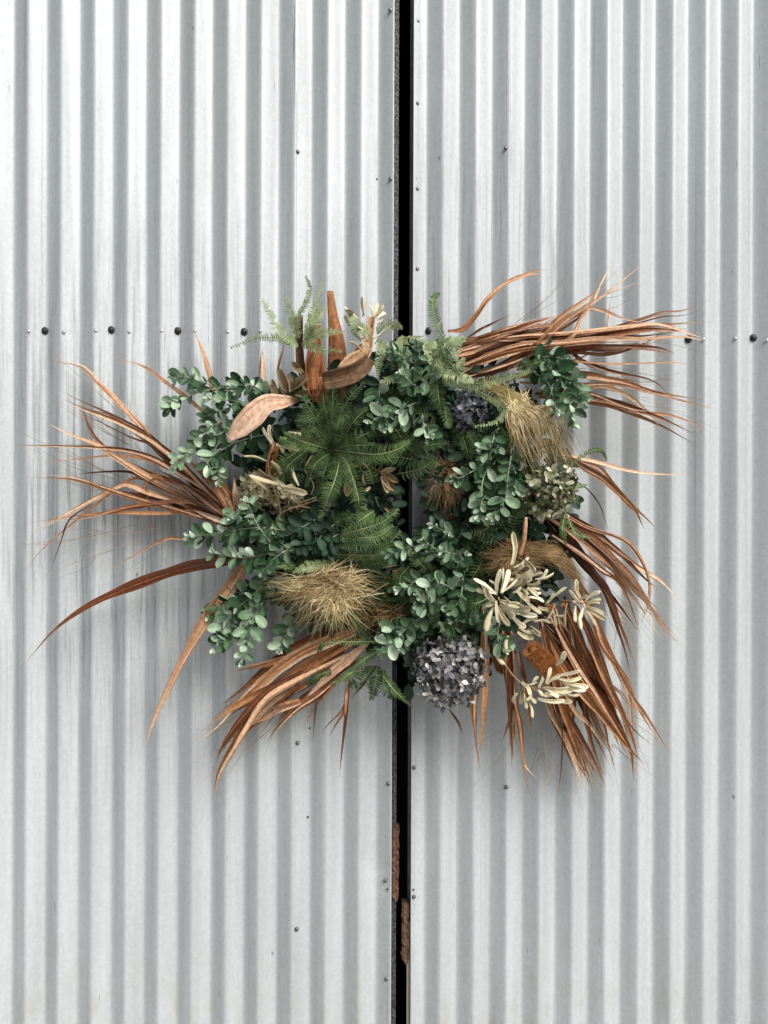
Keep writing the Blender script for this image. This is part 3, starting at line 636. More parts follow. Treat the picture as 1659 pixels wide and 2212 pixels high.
strap([(640, 1068), (520, 1090), (400, 1110), (300, 1200), (200, 1290), (98, 1378)], [30, 95, 130, 165, 130, 26], .12, .17, 'boat', .28, .25, -.3, 'dried_sheath', .03, 30)['label'] = 'large pinkish tan boat shaped dry leaf'
strap([(425, 1660), (440, 1520), (470, 1400)], [60, 70, 50], .10, .10, 'sheath', .3)

# ---- eucalyptus sprigs: stem + paired oval leaves
def oval_mesh(name, mat, cup, bend, wr, pt=0.0):
    vs_, fs, nl, na = [], [], 7, 5
    for i in range(nl + 1):
        t = .5 - .5 * math.cos(math.pi * i / nl); tt = t ** (1 - pt); wv = wr * math.sqrt(max(0, 1 - (2 * tt - 1) ** 2)) * (.82 + .18 * t)
        if i == 0: wv = .05
        if i == nl: wv = .04
        for k in range(na):
            x = k / (na - 1) * 2 - 1
            vs_.append((x * wv / 2, t, cup * wv * (x * x - .4) - bend * t * t + .035 * (abs(x) < .1) * -1))
    for i in range(nl):
        for k in range(na - 1):
            a = i * na + k; fs.append((a, a + 1, a + na + 1, a + na))
    me = bpy.data.meshes.new(name); me.from_pydata(vs_, [], fs); me.polygons.foreach_set('use_smooth', [True] * len(me.polygons)); me.materials.append(mat); return me
EUC = [oval_mesh('leaf', M['euc'], R(.1, .4), R(-.05, .3), R(.56, .70), R(-.2, .05)) for _ in range(7)]
EUCT = [oval_mesh('leaf', M['euc_tip'], R(.3, .7), R(-.1, .2), R(.5, .7)) for _ in range(3)]
EUCP = [oval_mesh('leaf', M['euc_pale'], R(.1, .5), R(-.05, .3), R(.56, .70), R(-.2, .05)) for _ in range(4)]
EUCD = [oval_mesh('leaf', M['euc_dark_shade'], R(.1, .4), R(-.05, .3), R(.55, .74)) for _ in range(4)]
LEAVES = []      # (priority, mesh, matrix, sprig)
def sprig(pts, size=24, d0=.10, d1=.15, dark=False, gap=None, tips=5, Z=V, label=None, front=1.0):
    p3 = pathd(Z, pts, d0, d1, .015); L = sum((p3[i + 1] - p3[i]).length for i in range(len(p3) - 1))
    gap = gap or size * .46; n = max(3, int(L / (gap * S))); ps = spline(p3, max(n, 6) * 2 + 1); ts = tangents(ps)
    mb = MB(); mb.tube(ps, lambda t: .0017 * (1 - .6 * t), 5); st = mb.build('eucalyptus_sprig', M['euc_stem'], wreath, ps[0])
    if label: st['label'] = label
    rot = R(0, 6.28)
    for i in range(n + 1):
        t = i / n; k = int(t * (len(ps) - 1)); p, T = ps[k], ts[k]; rot += math.radians(90) + R(-.5, .5)
        sc = size * 1.1 * S * (1.05 - .42 * t ** 3) * R(.6, 1.28)
        u0 = T.cross(FRONT).normalized(); w0 = T.cross(u0).normalized()
        for sgn in (0, math.pi):
            a = rot + sgn + R(-.4, .4); out = u0 * math.cos(a) + w0 * math.sin(a)
            if out.y > .15: out.y *= .3
            dr = (out * 1.0 + T * R(.35, .8) + FRONT * R(-.05, .4)).normalized()
            nz = (FRONT * 1.0 + Vector((R(-.9, .8), 0, R(-.2, 1.2))) - out * .25)
            LEAVES.append((-p.y + R(-.01, .01), random.choice(EUCD if dark else (EUCP if R(0, 1) < .10 + .42 * t * t else EUC)), basis(dr, nz, p + dr * .002, sc), st))
    for _ in range(tips):
        p, T = ps[-1], ts[-1]; dr = (T + Vector((R(-.8, .8), R(-.6, .1), R(-.8, .8)))).normalized()
        LEAVES.append((-p.y + .02, random.choice(EUCD if dark else EUCT), basis(dr, FRONT + Vector((R(-.8, .8), 0, R(-.3, 1))), p, size * S * R(.36, .6)), st))
    return st
E = [  # path in drawing units, leaf length, depths
    ([(590, 845), (520, 838), (450, 842), (395, 862), (362, 880)], 27, .09, .15), ([(520, 850), (450, 830), (405, 815), (378, 818)], 26, .09, .14),
    ([(600, 870), (560, 840), (530, 830), (505, 845)], 26, .09, .15), ([(560, 880), (500, 865), (455, 862)], 26, .11, .16),
    ([(560, 900), (490, 930), (430, 960), (380, 998)], 26, .10, .16), ([(550, 930), (480, 985), (470, 1040)], 26, .09, .13),
    ([(540, 900), (470, 915), (440, 940)], 24, .10, .15), ([(560, 940), (500, 960), (450, 995), (460, 1010)], 26, .12, .17), ([(530, 870), (470, 890), (440, 905)], 23, .10, .12),
    ([(640, 1150), (560, 1140), (480, 1150), (412, 1160)], 27, .11, .17), ([(600, 1190), (560, 1140), (535, 1085)], 26, .12, .17), ([(640, 1170), (580, 1195), (520, 1205), (465, 1195)], 26, .10, .14),
    ([(640, 1180), (600, 1200), (570, 1235)], 25, .12, .16), ([(570, 1120), (520, 1125), (505, 1120)], 27, .12, .17),
    ([(600, 1240), (540, 1290), (490, 1340), (465, 1400)], 27, .09, .14), ([(590, 1270), (545, 1340), (525, 1425)], 28, .09, .16), ([(560, 1270), (510, 1290), (450, 1330)], 26, .07, .10),
    ([(660, 1320), (620, 1360), (605, 1400)], 28, .06, .08), ([(560, 1320), (510, 1370), (480, 1385)], 26, .10, .15),
    ([(1010, 1220), (930, 1195), (890, 1180), (845, 1200)], 25, .11, .17), ([(990, 1230), (940, 1185), (915, 1170)], 25, .12, .17), ([(1010, 1270), (930, 1250), (860, 1272)], 26, .10, .16),
    ([(1000, 1200), (975, 1195), (955, 1190)], 24, .13, .18), ([(1010, 1260), (985, 1230), (1005, 1200)], 24, .11, .14), ([(1000, 1290), (950, 1260), (905, 1285)], 26, .13, .19),
    ([(1000, 1240), (995, 1290), (975, 1320)], 26, .12, .18), ([(960, 1290), (930, 1300), (900, 1310)], 25, .12, .17),
    ([(960, 1310), (900, 1340), (860, 1375), (826, 1405)], 29, .10, .16), ([(900, 1330), (860, 1350), (830, 1375)], 29, .10, .15), ([(940, 1330), (900, 1360), (870, 1400)], 27, .08, .11),
    ([(1160, 750), (1195, 790), (1225, 850), (1240, 915)], 28, .10, .16), ([(1160, 770), (1220, 800), (1262, 860)], 27, .09, .14), ([(1150, 780), (1185, 830), (1200, 885)], 27, .11, .17),
    ([(1130, 790), (1180, 770), (1215, 775)], 26, .10, .14), ([(1180, 780), (1230, 830), (1255, 890)], 26, .09, .13),
    ([(1075, 950), (1045, 1000), (1000, 1030), (985, 1040)], 25, .13, .18), ([(1080, 960), (1045, 1030), (1040, 1080), (1038, 1115)], 27, .12, .18), ([(1110, 950), (1098, 1020), (1090, 1080), (1066, 1118)], 27, .13, .19),
    ([(1100, 990), (1115, 1030), (1105, 1060)], 26, .10, .14), ([(1040, 1080), (1060, 1140), (1050, 1190)], 26, .06, .07), ([(1070, 930), (1060, 965), (1045, 975)], 23, .15, .18),
    ([(900, 870), (850, 890), (800, 910)], 26, .13, .19), ([(880, 895), (845, 905), (830, 925)], 26, .13, .18), ([(910, 900), (922, 935), (930, 942)], 26, .13, .18), ([(870, 840), (890, 830), (870, 810)], 27, .13, .17),
    ([(900, 790), (870, 770), (845, 752)], 25, .12, .16), ([(880, 800), (905, 770), (900, 745)], 25, .12, .16), ([(930, 830), (900, 815), (880, 800)], 26, .12, .16),
    ([(1000, 1150), (970, 1150), (935, 1135)], 22, .09, .12), ([(990, 1170), (975, 1155)], 24, .11, .14), ([(1080, 1340), (1075, 1380), (1090, 1400)], 26, .11, .15),
    ([(1000, 1340), (1030, 1330), (1060, 1345)], 22, .10, .13), ([(1010, 1320), (960, 1355)], 22, .10, .12), ([(820, 840), (815, 870)], 24, .12, .15),
]
for a in E: sprig(*a)
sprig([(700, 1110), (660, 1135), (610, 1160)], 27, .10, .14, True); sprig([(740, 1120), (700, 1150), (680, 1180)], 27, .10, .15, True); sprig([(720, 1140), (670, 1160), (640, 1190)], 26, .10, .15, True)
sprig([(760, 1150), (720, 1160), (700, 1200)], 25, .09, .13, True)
# leafy fill, shade put into its leaf colour, round the ring, close to the doors
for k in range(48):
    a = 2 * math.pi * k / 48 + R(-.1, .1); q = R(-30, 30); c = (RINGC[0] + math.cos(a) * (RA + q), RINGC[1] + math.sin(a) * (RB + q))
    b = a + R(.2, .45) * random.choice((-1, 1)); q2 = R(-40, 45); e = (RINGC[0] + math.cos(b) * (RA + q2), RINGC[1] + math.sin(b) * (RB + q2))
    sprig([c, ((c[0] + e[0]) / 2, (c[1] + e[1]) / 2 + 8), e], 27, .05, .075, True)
# undergrowth with the inner shade put into its leaf colour, between ring and doors, open only at the heart of the wreath
def in_body(u, v):
    if ((u - 888) / 30) ** 2 + ((v - 1080) / 95) ** 2 < 1: return False
    if u < 880: return ((u - 860) / 345) ** 2 + ((v - 1060) / (300 if v < 1060 else 330)) ** 2 < 1
    return ((u - 880) / 350) ** 2 + ((v - 1090) / (345 if v < 1090 else 390)) ** 2 < 1 and not (v < 790 and u > 1000) and not (v > 1350 and u > 1090)
und = {}
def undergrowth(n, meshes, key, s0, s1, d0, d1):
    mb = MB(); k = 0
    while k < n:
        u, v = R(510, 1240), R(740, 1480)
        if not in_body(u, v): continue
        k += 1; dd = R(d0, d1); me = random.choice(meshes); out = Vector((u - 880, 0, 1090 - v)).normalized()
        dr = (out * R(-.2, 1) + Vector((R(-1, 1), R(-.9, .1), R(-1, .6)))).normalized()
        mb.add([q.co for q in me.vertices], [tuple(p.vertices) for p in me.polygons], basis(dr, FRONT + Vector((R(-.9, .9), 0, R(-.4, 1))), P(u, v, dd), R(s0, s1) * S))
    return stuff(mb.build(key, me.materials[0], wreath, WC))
undergrowth(2300, EUCD, 'shade_dark_undergrowth', 22, 36, .025, .095)
LEAVES.sort(key=lambda l: -l[0])
rest = {}
for i, (pr, me, mtx, st) in enumerate(LEAVES):
    if i < 300: place('leaf', me, mtx, st)
    else: rest.setdefault((st, me.materials[0].name), []).append((me, mtx))
for (st, mn), items in rest.items():
    mb = MB()
    for me, mtx in items: mb.add([v.co for v in me.vertices], [tuple(p.vertices) for p in me.polygons], mtx)
    stuff(mb.build('leaf_cluster', bpy.data.materials[mn], st, world_loc(st)))

# ---- fern fronds: rachis + leaflets
def frond(pts, wpx=22, mat='fern_mid', d0=.1, d1=.14, Z=V, dens=5.0, label=None, curl=.15, sag=.02, tipw=.25, lw=1.0):
    p3 = pathd(Z, pts, d0, d1, sag); L = sum((p3[i + 1] - p3[i]).length for i in range(len(p3) - 1))
    n = max(10, int(L / (dens * S))); ps = spline(p3, n + 1); ts = tangents(ps)
    mb = MB(); mb.tube(ps, lambda t: .0014 * (1 - .7 * t), 4); ra = mb.build('fern_frond', M['rachis_dark' if mat == 'fern_dark' else 'rachis'], wreath, ps[0])
    if label: ra['label'] = label
    lf = MB(); tilt = R(-.6, .6)
    for i in range(1, n + 1):
        t = i / n; p, T = ps[i], ts[i]; nn = FRONT - T * FRONT.dot(T)
        if nn.length < .1: nn = Vector((0, 0, 1)) - T * T.z
        nn.normalize(); nn = Matrix.Rotation(tilt, 3, T) @ nn; sd = T.cross(nn)
        ln = wpx * S * (min(1, .35 + t * 4) if t < .2 else 1) * (1 - (1 - tipw) * max(0, (t - .45) / .55) ** 1.6)
        for sg in (-1, 1):
            if R(0, 1) < .06: continue
            l = ln * R(.72, 1.12); o = sd * sg; ang = R(.2, .42)
            q0 = p; q1 = p + (o * math.cos(ang) + T * math.sin(ang)) * l * .55 + nn * l * curl * .5; q2 = q1 + (o * math.cos(ang + .3) + T * math.sin(ang + .3)) * l * .45 - nn * l * curl * R(.4, 1.2)
            wd = lw * dens * S * R(.62, .85)
            lf.ribbon([q0, q0.lerp(q1, .5), q1, q2], lambda t: wd * (.6, 1, .9, .12)[int(round(t * 3))], .15)
    stuff(lf.build('leaflets', M[mat], ra, ps[0]))
    return ra
PALE = [([(620, 650), (580, 620), (470, 590), (300, 600), (128, 667)], 13), ([(640, 650), (600, 620), (500, 540), (440, 430), (365, 295)], 15), ([(640, 600), (620, 500), (590, 420), (543, 285)], 15),
        ([(640, 540), (650, 430), (700, 330), (732, 220), (703, 120)], 12), ([(690, 600), (740, 470), (780, 340), (838, 108)], 14), ([(690, 610), (760, 500), (855, 335)], 13),
        ([(690, 620), (760, 580), (850, 550), (992, 545)], 14), ([(670, 640), (730, 650), (820, 680), (972, 695)], 15)]
for p, wp in PALE: frond(p, wp, 'fern_pale', .13, R(.10, .20), Z2, 3.8)
for p in ([(1180, 560), (1090, 500), (1040, 410)], [(1220, 620), (1140, 520), (1050, 540)], [(1250, 560), (1340, 480), (1440, 520)]): frond(p, 16, 'fern_pale', .10, .13, Z2, 4.5)
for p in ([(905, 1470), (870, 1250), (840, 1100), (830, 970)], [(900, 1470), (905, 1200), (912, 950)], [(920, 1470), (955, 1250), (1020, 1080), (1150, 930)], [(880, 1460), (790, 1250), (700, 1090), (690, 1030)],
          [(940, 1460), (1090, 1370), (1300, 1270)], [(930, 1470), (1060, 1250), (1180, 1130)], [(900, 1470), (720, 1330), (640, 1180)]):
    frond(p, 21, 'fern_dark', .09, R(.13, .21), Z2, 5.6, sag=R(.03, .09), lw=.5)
for k in range(5):
    a = 2 * math.pi * k / 5 + R(-.3, .3); l = R(220, 420); x, y = math.cos(a) * l, math.sin(a) * l
    frond([(905 + R(-20, 20), 1460 + R(-20, 20)), (905 + x * .5 + R(-40, 40), 1450 + y * .45 + R(-30, 10)), (905 + x, 1460 + y + R(0, 60))], R(13, 18), random.choice(['fern_dark', 'fern_mid', 'fern_dark']), .09, R(.11, .2), Z2, 5.0, sag=R(.03, .1), lw=.62)
for p, wp, mt in (([(900, 1455), (1050, 1475), (1250, 1490), (1400, 1455), (1500, 1395)], 24, 'fern_mid'), ([(870, 1450), (700, 1400), (530, 1330)], 22, 'fern_mid')): frond(p, wp, mt, .10, .17, Z2, 5, sag=.09, lw=.52)
for p, wp, mt in (([(965, 180), (940, 330), (880, 500), (805, 695)], 24, 'fern_mid'), ([(960, 200), (1050, 340), (1100, 500), (1115, 590), (1165, 620)], 22, 'fern_mid'), ([(890, 190), (840, 330), (790, 490)], 22, 'fern_dark'),
                  ([(870, 200), (780, 250), (700, 305)], 18, 'fern_dark'), ([(730, 140), (600, 240), (545, 310), (500, 450)], 22, 'fern_dark'), ([(760, 120), (620, 110), (500, 60)], 22, 'fern_mid')): frond(p, wp, mt, .10, .15, Z4, 4.8, sag=.075, lw=.52)
for p, wp, mt in (([(930, 830), (1080, 780), (1280, 715), (1415, 615)], 18, 'fern_mid'), ([(920, 800), (1100, 830), (1270, 815), (1372, 740)], 21, 'fern_mid'), ([(900, 960), (1080, 965), (1250, 960), (1350, 890), (1420, 900)], 18, 'fern_mid'),
                  ([(940, 1030), (800, 1045), (700, 1060), (610, 1095)], 15, 'fern_pale'), ([(640, 1040), (560, 1045), (480, 1050)], 12, 'fern_mid'), ([(900, 720), (1000, 680), (1070, 670)], 16, 'fern_dark'), ([(920, 880), (1100, 890), (1320, 880)], 17, 'fern_dark')): frond(p, wp, mt, .11, .16, Z4, 4.6)
for p, wp, mt in (([(235, 420), (200, 340), (175, 260), (170, 195), (205, 168)], 14, 'fern_mid'), ([(250, 600), (400, 630), (560, 595), (695, 565)], 16, 'fern_pale'), ([(300, 640), (400, 670), (500, 720), (540, 775), (500, 825), (395, 850)], 14, 'fern_pale'), ([(600, 560), (680, 530), (730, 515)], 14, 'fern_mid'),
                  ([(160, 520), (260, 440), (330, 390)], 18, 'fern_pale'), ([(180, 560), (290, 590), (380, 620)], 18, 'fern_pale'), ([(190, 570), (240, 500), (210, 420)], 18, 'fern_mid'), ([(230, 620), (300, 560), (330, 500)], 18, 'fern_pale')): frond(p, wp, mt, .11, .15, Z3, 4.6)
for p, wp, mt in (([(525, 140), (530, 300), (522, 560)], 18, 'fern_pale'), ([(330, 190), (290, 330), (265, 580)], 16, 'fern_pale'), ([(560, 160), (720, 200), (800, 300), (835, 440)], 17, 'fern_pale'), ([(580, 400), (600, 520), (700, 565), (820, 540)], 15, 'fern_pale'), ([(500, 560), (400, 620), (300, 640)], 15, 'fern_pale'),
                  ([(900, 600), (920, 800), (960, 1000)], 22, 'fern_dark'), ([(950, 560), (1080, 620), (1260, 625)], 16, 'fern_pale'), ([(980, 850), (1000, 1000), (1040, 1130)], 22, 'fern_dark'), ([(640, 1420), (760, 1340), (1000, 1300)], 20, 'fern_dark'), ([(1180, 1230), (1220, 1350), (1250, 1480)], 16, 'fern_dark'),
                  ([(560, 1330), (450, 1150), (250, 1120)], 24, 'fern_mid'), ([(900, 430), (850, 300), (870, 200)], 17, 'fern_pale'), ([(960, 480), (1050, 380), (1180, 180)], 18, 'fern_pale'), ([(800, 560), (900, 500), (980, 380)], 18, 'fern_pale'), ([(850, 230), (1000, 210), (1200, 190)], 14, 'fern_pale')): frond(p, wp, mt, .10, .14, Z8, 4.6)
for p, wp, mt in (([(1340, 640), (1260, 690), (1180, 745), (1105, 830)], 14, 'fern_mid'), ([(1300, 790), (1150, 800), (1080, 840), (990, 885)], 12, 'fern_mid'), ([(1330, 800), (1370, 870), (1440, 950), (1535, 1035)], 13, 'fern_mid'), ([(1040, 790), (930, 815), (870, 850), (830, 890)], 12, 'fern_dark'),
                  ([(1300, 600), (1150, 600), (960, 610), (900, 665)], 12, 'fern_mid'), ([(1300, 760), (1290, 880), (1260, 990)], 20, 'fern_dark'), ([(1280, 760), (1200, 860), (1110, 900)], 20, 'fern_dark'), ([(1340, 780), (1350, 900), (1400, 980)], 16, 'fern_dark')): frond(p, wp, mt, .09, .11, Z6, 4.4)
for p, wp, mt in (([(880, 420), (930, 350), (1000, 298), (1060, 272), (1100, 285), (1120, 330)], 8, 'fern_mid'), ([(900, 600), (880, 700), (900, 780)], 10, 'fern_mid'), ([(910, 640), (950, 720), (1030, 750)], 9, 'fern_mid'), ([(860, 470), (940, 475), (1020, 460)], 8, 'fern_mid')): frond(p, wp, mt, .10, .11, Z5, 4)
# shaded fern fill
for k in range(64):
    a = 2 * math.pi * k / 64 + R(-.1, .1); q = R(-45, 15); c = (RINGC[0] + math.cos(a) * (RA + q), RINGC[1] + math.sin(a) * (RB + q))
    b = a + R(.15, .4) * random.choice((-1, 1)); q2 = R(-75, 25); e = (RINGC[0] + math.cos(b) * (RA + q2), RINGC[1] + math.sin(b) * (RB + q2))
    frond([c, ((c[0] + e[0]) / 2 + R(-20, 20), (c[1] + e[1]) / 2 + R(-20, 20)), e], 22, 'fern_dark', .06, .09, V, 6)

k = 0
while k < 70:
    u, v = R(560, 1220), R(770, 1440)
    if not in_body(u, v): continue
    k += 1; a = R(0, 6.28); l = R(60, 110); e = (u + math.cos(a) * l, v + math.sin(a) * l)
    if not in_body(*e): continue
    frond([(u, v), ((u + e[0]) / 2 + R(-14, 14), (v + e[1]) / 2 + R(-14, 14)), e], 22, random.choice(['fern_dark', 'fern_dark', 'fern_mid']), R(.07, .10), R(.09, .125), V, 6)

# ---- ornamental grass tufts (hair-fine strands: stuff)
def tuft(label, root, d, n, ends, mat, wd=.0011, jit=14):
    """ends(): -> list of traced points after the root, with depth"""
    mb = MB()
    for _ in range(n):
        r0 = (root[0] + random.gauss(0, jit), root[1] + random.gauss(0, jit * .6)); pts = [P(*r0, d + R(-.01, .01))] + [P(*q) for q in ends()]
        wv = wd * R(.6, 1.35); mb.ribbon(spline(pts, 9), lambda t: wv * (1 - .75 * t), 0, lambda t: 0, 2)
    o = stuff(mb.build('grass_tuft', M[mat], wreath, P(*root, d))); o['label'] = label; return o
def burst(cx, cy, rx, ry, a0, a1, d=.15, drop=18):
    def f():
        a = R(a0, a1); l = R(.5, 1.0) ** .8; x, y = math.cos(a) * rx * l, math.sin(a) * ry * l
        return [(cx + x * .4 + R(-14, 14), cy + y * .4 - 10 + R(-14, 14), d + .05), (cx + x * .75 + R(-15, 15), cy + y * .75 + R(-15, 15), d + .045 - .02 * l), (cx + x + R(-12, 12), cy + y + drop * l + R(-8, 8), d - .02 - .02 * l)]
    return f
tuft('straw coloured feathery grass tuft at lower left', (718, 1262), .11, 250, burst(700, 1272, 165, 82, -.55, 3.7, .11), 'straw', .0013, 46)
tuft('straw coloured feathery grass tuft at lower left', (725, 1275), .12, 90, burst(725, 1300, 105, 95, .2, 2.9, .125), 'straw', .0015, 34)
def sweep():
    t = R(0, 1); e = (1115 + 130 * t + R(-32, 32), 1012 - 15 * t + R(-30, 22)); m = (1100 + 105 * t + R(-10, 10), 935 - 45 * t + R(-8, 8))
    return [(1098 + 50 * t + R(-8, 8), 885 - 8 * t, .155), (*m, .165), (*e, .12)]
tuft('brown strands inside the lower left grass tuft', (715, 1275), .11, 90, burst(705, 1275, 125, 85, 0, 6.28, .12), 'straw_dark', .0014, 24)
tuft('brown strands inside the upper right grass tuft', (1105, 870), .12, 50, sweep, 'straw_dark', .0014, 16)
tuft('straw coloured grass tuft sweeping down at the upper right', (1105, 862), .13, 190, sweep, 'straw', .0014, 22)
def sweep2():
    t = R(0, 1); return [(1080 + 25 * t + R(-8, 8), 850 + R(-8, 8), .14), (1110 + 30 * t + R(-10, 10), 870 + R(-10, 12), .145), (1125 + 40 * t + R(-10, 10), 895 + R(-12, 20), .13)]
tuft('greenish grass tuft at the upper right', (1060, 835), .12, 200, sweep2, 'straw_green')
def sweep3():
    t = R(-.15, 1); return [(1150 + 25 * t, 1180 + 10 * t + R(-10, 25), .12), (1200 + 35 * t + R(-10, 10), 1190 + 40 * t + R(-15, 15), .125), (1225 + 40 * t + R(-15, 15), 1225 + 50 * t + R(-18, 20), .085)]
tuft('brown grass tuft at the right behind cream leaves', (1105, 1190), .09, 300, sweep3, 'straw_dark', .0013, 22)
tuft('brown grass tuft at the right behind cream leaves', (1110, 1210), .08, 260, burst(1110, 1215, 110, 70, 0, 6.28, .075, 4), 'straw_dark')
tuft('thin tangle of brown fibres right of the opening', (970, 1010), .05, 130, burst(965, 1050, 75, 110, 0, 6.28, .05, 6), 'straw_dark', .0008, 24)
tuft('brown fibres under the lower left grass', (850, 1330), .09, 90, burst(840, 1335, 70, 45, 0, 6.28, .09, 4), 'straw_dark', .001)

# ---- felted cream leaves in rosettes
def felt(parent, Z, b, t, wpx, db, dt, mat='felt', bend=None, name='felted_leaf', sides=8, round_=True):
    pb, pt = P(*Z(b), db), P(*Z(t), dt); T = pt - pb; sd = T.cross(FRONT).normalized(); bend = R(-.13, .13) if bend is None else bend
    ps = spline([pb, pb.lerp(pt, .5) + sd * T.length * bend + FRONT * T.length * R(.02, .1), pt], 11)
    def rf(t): return wpx * .68 * S / 2 * (.42 + .58 * min(1, (t / .65))) * (1 if t < .8 else max(.12, math.sqrt(max(0, 1 - ((t - .8) / .2) ** 2))))
    rl, cu, tw = R(-.7, .7), R(.05, .5) * random.choice((-1, 1)), R(-.6, .6)
    mb = MB(); mb.ribbon(ps, lambda t: rf(t) * 1.9, .0, lambda t: rl + tw * t, 5, cu); o = mb.build(name, M[mat], parent, pb)
    md = o.modifiers.new('thickness', 'SOLIDIFY'); md.thickness = .0013; return o
def stem(label, Z, pts, d0, d1, r=.0024, name='banksia_sprig', mat='twig'):
    mb = MB(); ps = spline(pathd(Z, pts, d0, d1), 14); mb.tube(ps, lambda t: r * (1 - .3 * t), 6); o = mb.build(name, M[mat], wreath, ps[0])
    if label: o['label'] = label
    return o
sa = stem('cream felted leaf sprig at the lower right, largest rosette', Z10, [(560, 1250), (480, 1050), (420, 870)], .10, .19)
for b, t, wv in (((395, 830), (180, 688), 10), ((400, 790), (335, 700), 9), ((400, 850), (440, 600), 13), ((440, 830), (468, 580), 10), ((450, 830), (522, 598), 13), ((460, 815), (610, 688), 11), ((380, 930), (292, 945), 11), ((375, 960), (300, 1195), 22), ((395, 900), (430, 1120), 13),
                 ((415, 960), (528, 1145), 14), ((440, 900), (632, 950), 17), ((430, 945), (638, 1030), 12), ((440, 970), (580, 1085), 22), ((480, 920), (720, 1005), 20), ((560, 1060), (685, 1165), 16), ((470, 860), (530, 930), 10), ((380, 900), (200, 790), 14), ((390, 910), (290, 770), 14), ((350, 910), (270, 980), 14), ((400, 830), (260, 720), 15),
                 ((590, 1000), (725, 985), 20), ((560, 940), (790, 1045), 14)): felt(sa, Z10, b, t, wv, .185 + R(-.01, .01), .20 + R(-.04, .015), random.choice(['felt', 'felt', 'felt_dim']))
sb = stem('cream felted leaf sprig with two upright fingers', Z10, [(640, 1000), (620, 800), (580, 620)], .10, .18)
for b, t, wv in (((545, 570), (560, 240), 14), ((560, 590), (715, 480), 12), ((560, 690), (780, 590), 15), ((590, 800), (722, 905), 17), ((690, 745), (822, 718), 11), ((770, 695), (952, 635), 9), ((800, 710), (888, 600), 10), ((730, 820), (832, 825), 9), ((720, 865), (862, 908), 13), ((670, 510), (778, 645), 14), ((540, 630), (780, 640), 11),
                 ((560, 760), (740, 690), 16), ((600, 770), (690, 690), 13), ((640, 780), (700, 850), 12), ((560, 830), (640, 760), 13), ((580, 640), (660, 560), 14), ((660, 720), (840, 635), 10), ((500, 740), (570, 700), 12), ((700, 770), (800, 860), 11), ((680, 800), (820, 790), 10)): felt(sb, Z10, b, t, wv, .17 + R(-.015, .015), .185 + R(-.03, .02), random.choice(['felt', 'felt', 'felt', 'felt_dim']))
# the finger-like flower spike
pb, pt = P(*Z10((625, 470)), .175), P(*Z10((684, 102)), .165); mb = MB(); mb.tube(spline([pb, pb.lerp(pt, .5) + Vector((.003, 0, 0)), pt], 16), lambda t: 5.2 * S * (1.05 - .25 * t) * (1 if t < .93 else .75) * R(.94, 1.06), 10); o = mb.build('flower_spike', M['boat'], sb, pb)
sc_ = stem('cream felted leaf star at the far right of the wreath', Z10, [(1000, 900), (1120, 910), (1235, 930)], .09, .16)
for b, t, wv in (((1215, 880), (1168, 695), 11), ((1250, 910), (1398, 812), 11), ((1260, 930), (1412, 888), 12), ((1270, 945), (1398, 932), 9), ((1260, 960), (1432, 1032), 12), ((1260, 975), (1458, 1080), 13), ((1250, 990), (1362, 1150), 13), ((1225, 980), (1212, 1178), 15), ((1235, 970), (1180, 1100), 13), ((1165, 950), (1157, 1108), 13), ((1200, 925), (1098, 800), 9), ((1200, 900), (1275, 852), 9), ((1180, 940), (1130, 900), 9)): felt(sc_, Z10, b, t, wv, .155, .165 + R(-.03, .015))
for b, t, wv in (((945, 990), (975, 1168), 11), ((1080, 930), (1072, 1158), 11), ((965, 930), (890, 1085), 8), ((950, 1040), (1055, 1050), 10), ((910, 900), (1082, 772), 13), ((690, 910), (835, 1025), 14), ((760, 1100), (945, 1112), 12), ((610, 1160), (785, 1218), 13), ((720, 1140), (832, 1212), 14), ((800, 960), (900, 990), 10), ((880, 930), (960, 830), 12), ((600, 1200), (760, 1260), 13), ((650, 1120), (800, 1060), 13), ((700, 1180), (830, 1250), 13), ((860, 1000), (960, 1040), 10)): felt(sc_, Z10, b, t, wv, .125, .125 + R(-.02, .02), 'felt_dim')
sd_ = stem('cream felted leaf spray below the brown banksia flower', Z10, [(360, 1300), (480, 1510), (600, 1660), (720, 1730), (900, 1740)], .09, .16)
for b, t, wv in (((960, 1625), (1210, 1570), 10), ((1000, 1652), (1218, 1638), 10), ((1030, 1680), (1288, 1730), 13), ((840, 1730), (1142, 1748), 19), ((1110, 1762), (1268, 1762), 11), ((900, 1765), (1090, 1780), 10), ((790, 1840), (1058, 1858), 12), ((870, 1700), (922, 1540), 11), ((800, 1735), (842, 1625), 13), ((745, 1705), (802, 1630), 10), ((605, 1690), (632, 1900), 13), ((600, 1790), (562, 1885), 11), ((640, 1680), (715, 1805), 14), ((735, 1745), (845, 1815), 13),
                 ((720, 1815), (785, 1885), 11), ((715, 1870), (748, 2025), 13), ((660, 1790), (692, 1940), 12), ((965, 1530), (1058, 1385), 17), ((512, 1235), (500, 1402), 17), ((375, 1340), (485, 1515), 17), ((880, 1710), (1010, 1630), 11), ((1040, 1690), (1200, 1740), 13), ((850, 1790), (1000, 1830), 12), ((1080, 1800), (1210, 1800), 12), ((680, 1710), (800, 1690), 10), ((960, 1840), (1130, 1868), 12), ((730, 1760), (690, 1850), 12), ((830, 1810), (940, 1800), 12)): felt(sd_, Z10, b, t, wv, .15 + R(-.015, .015), .16 + R(-.03, .02), random.choice(['felt', 'felt', 'felt_dim']))
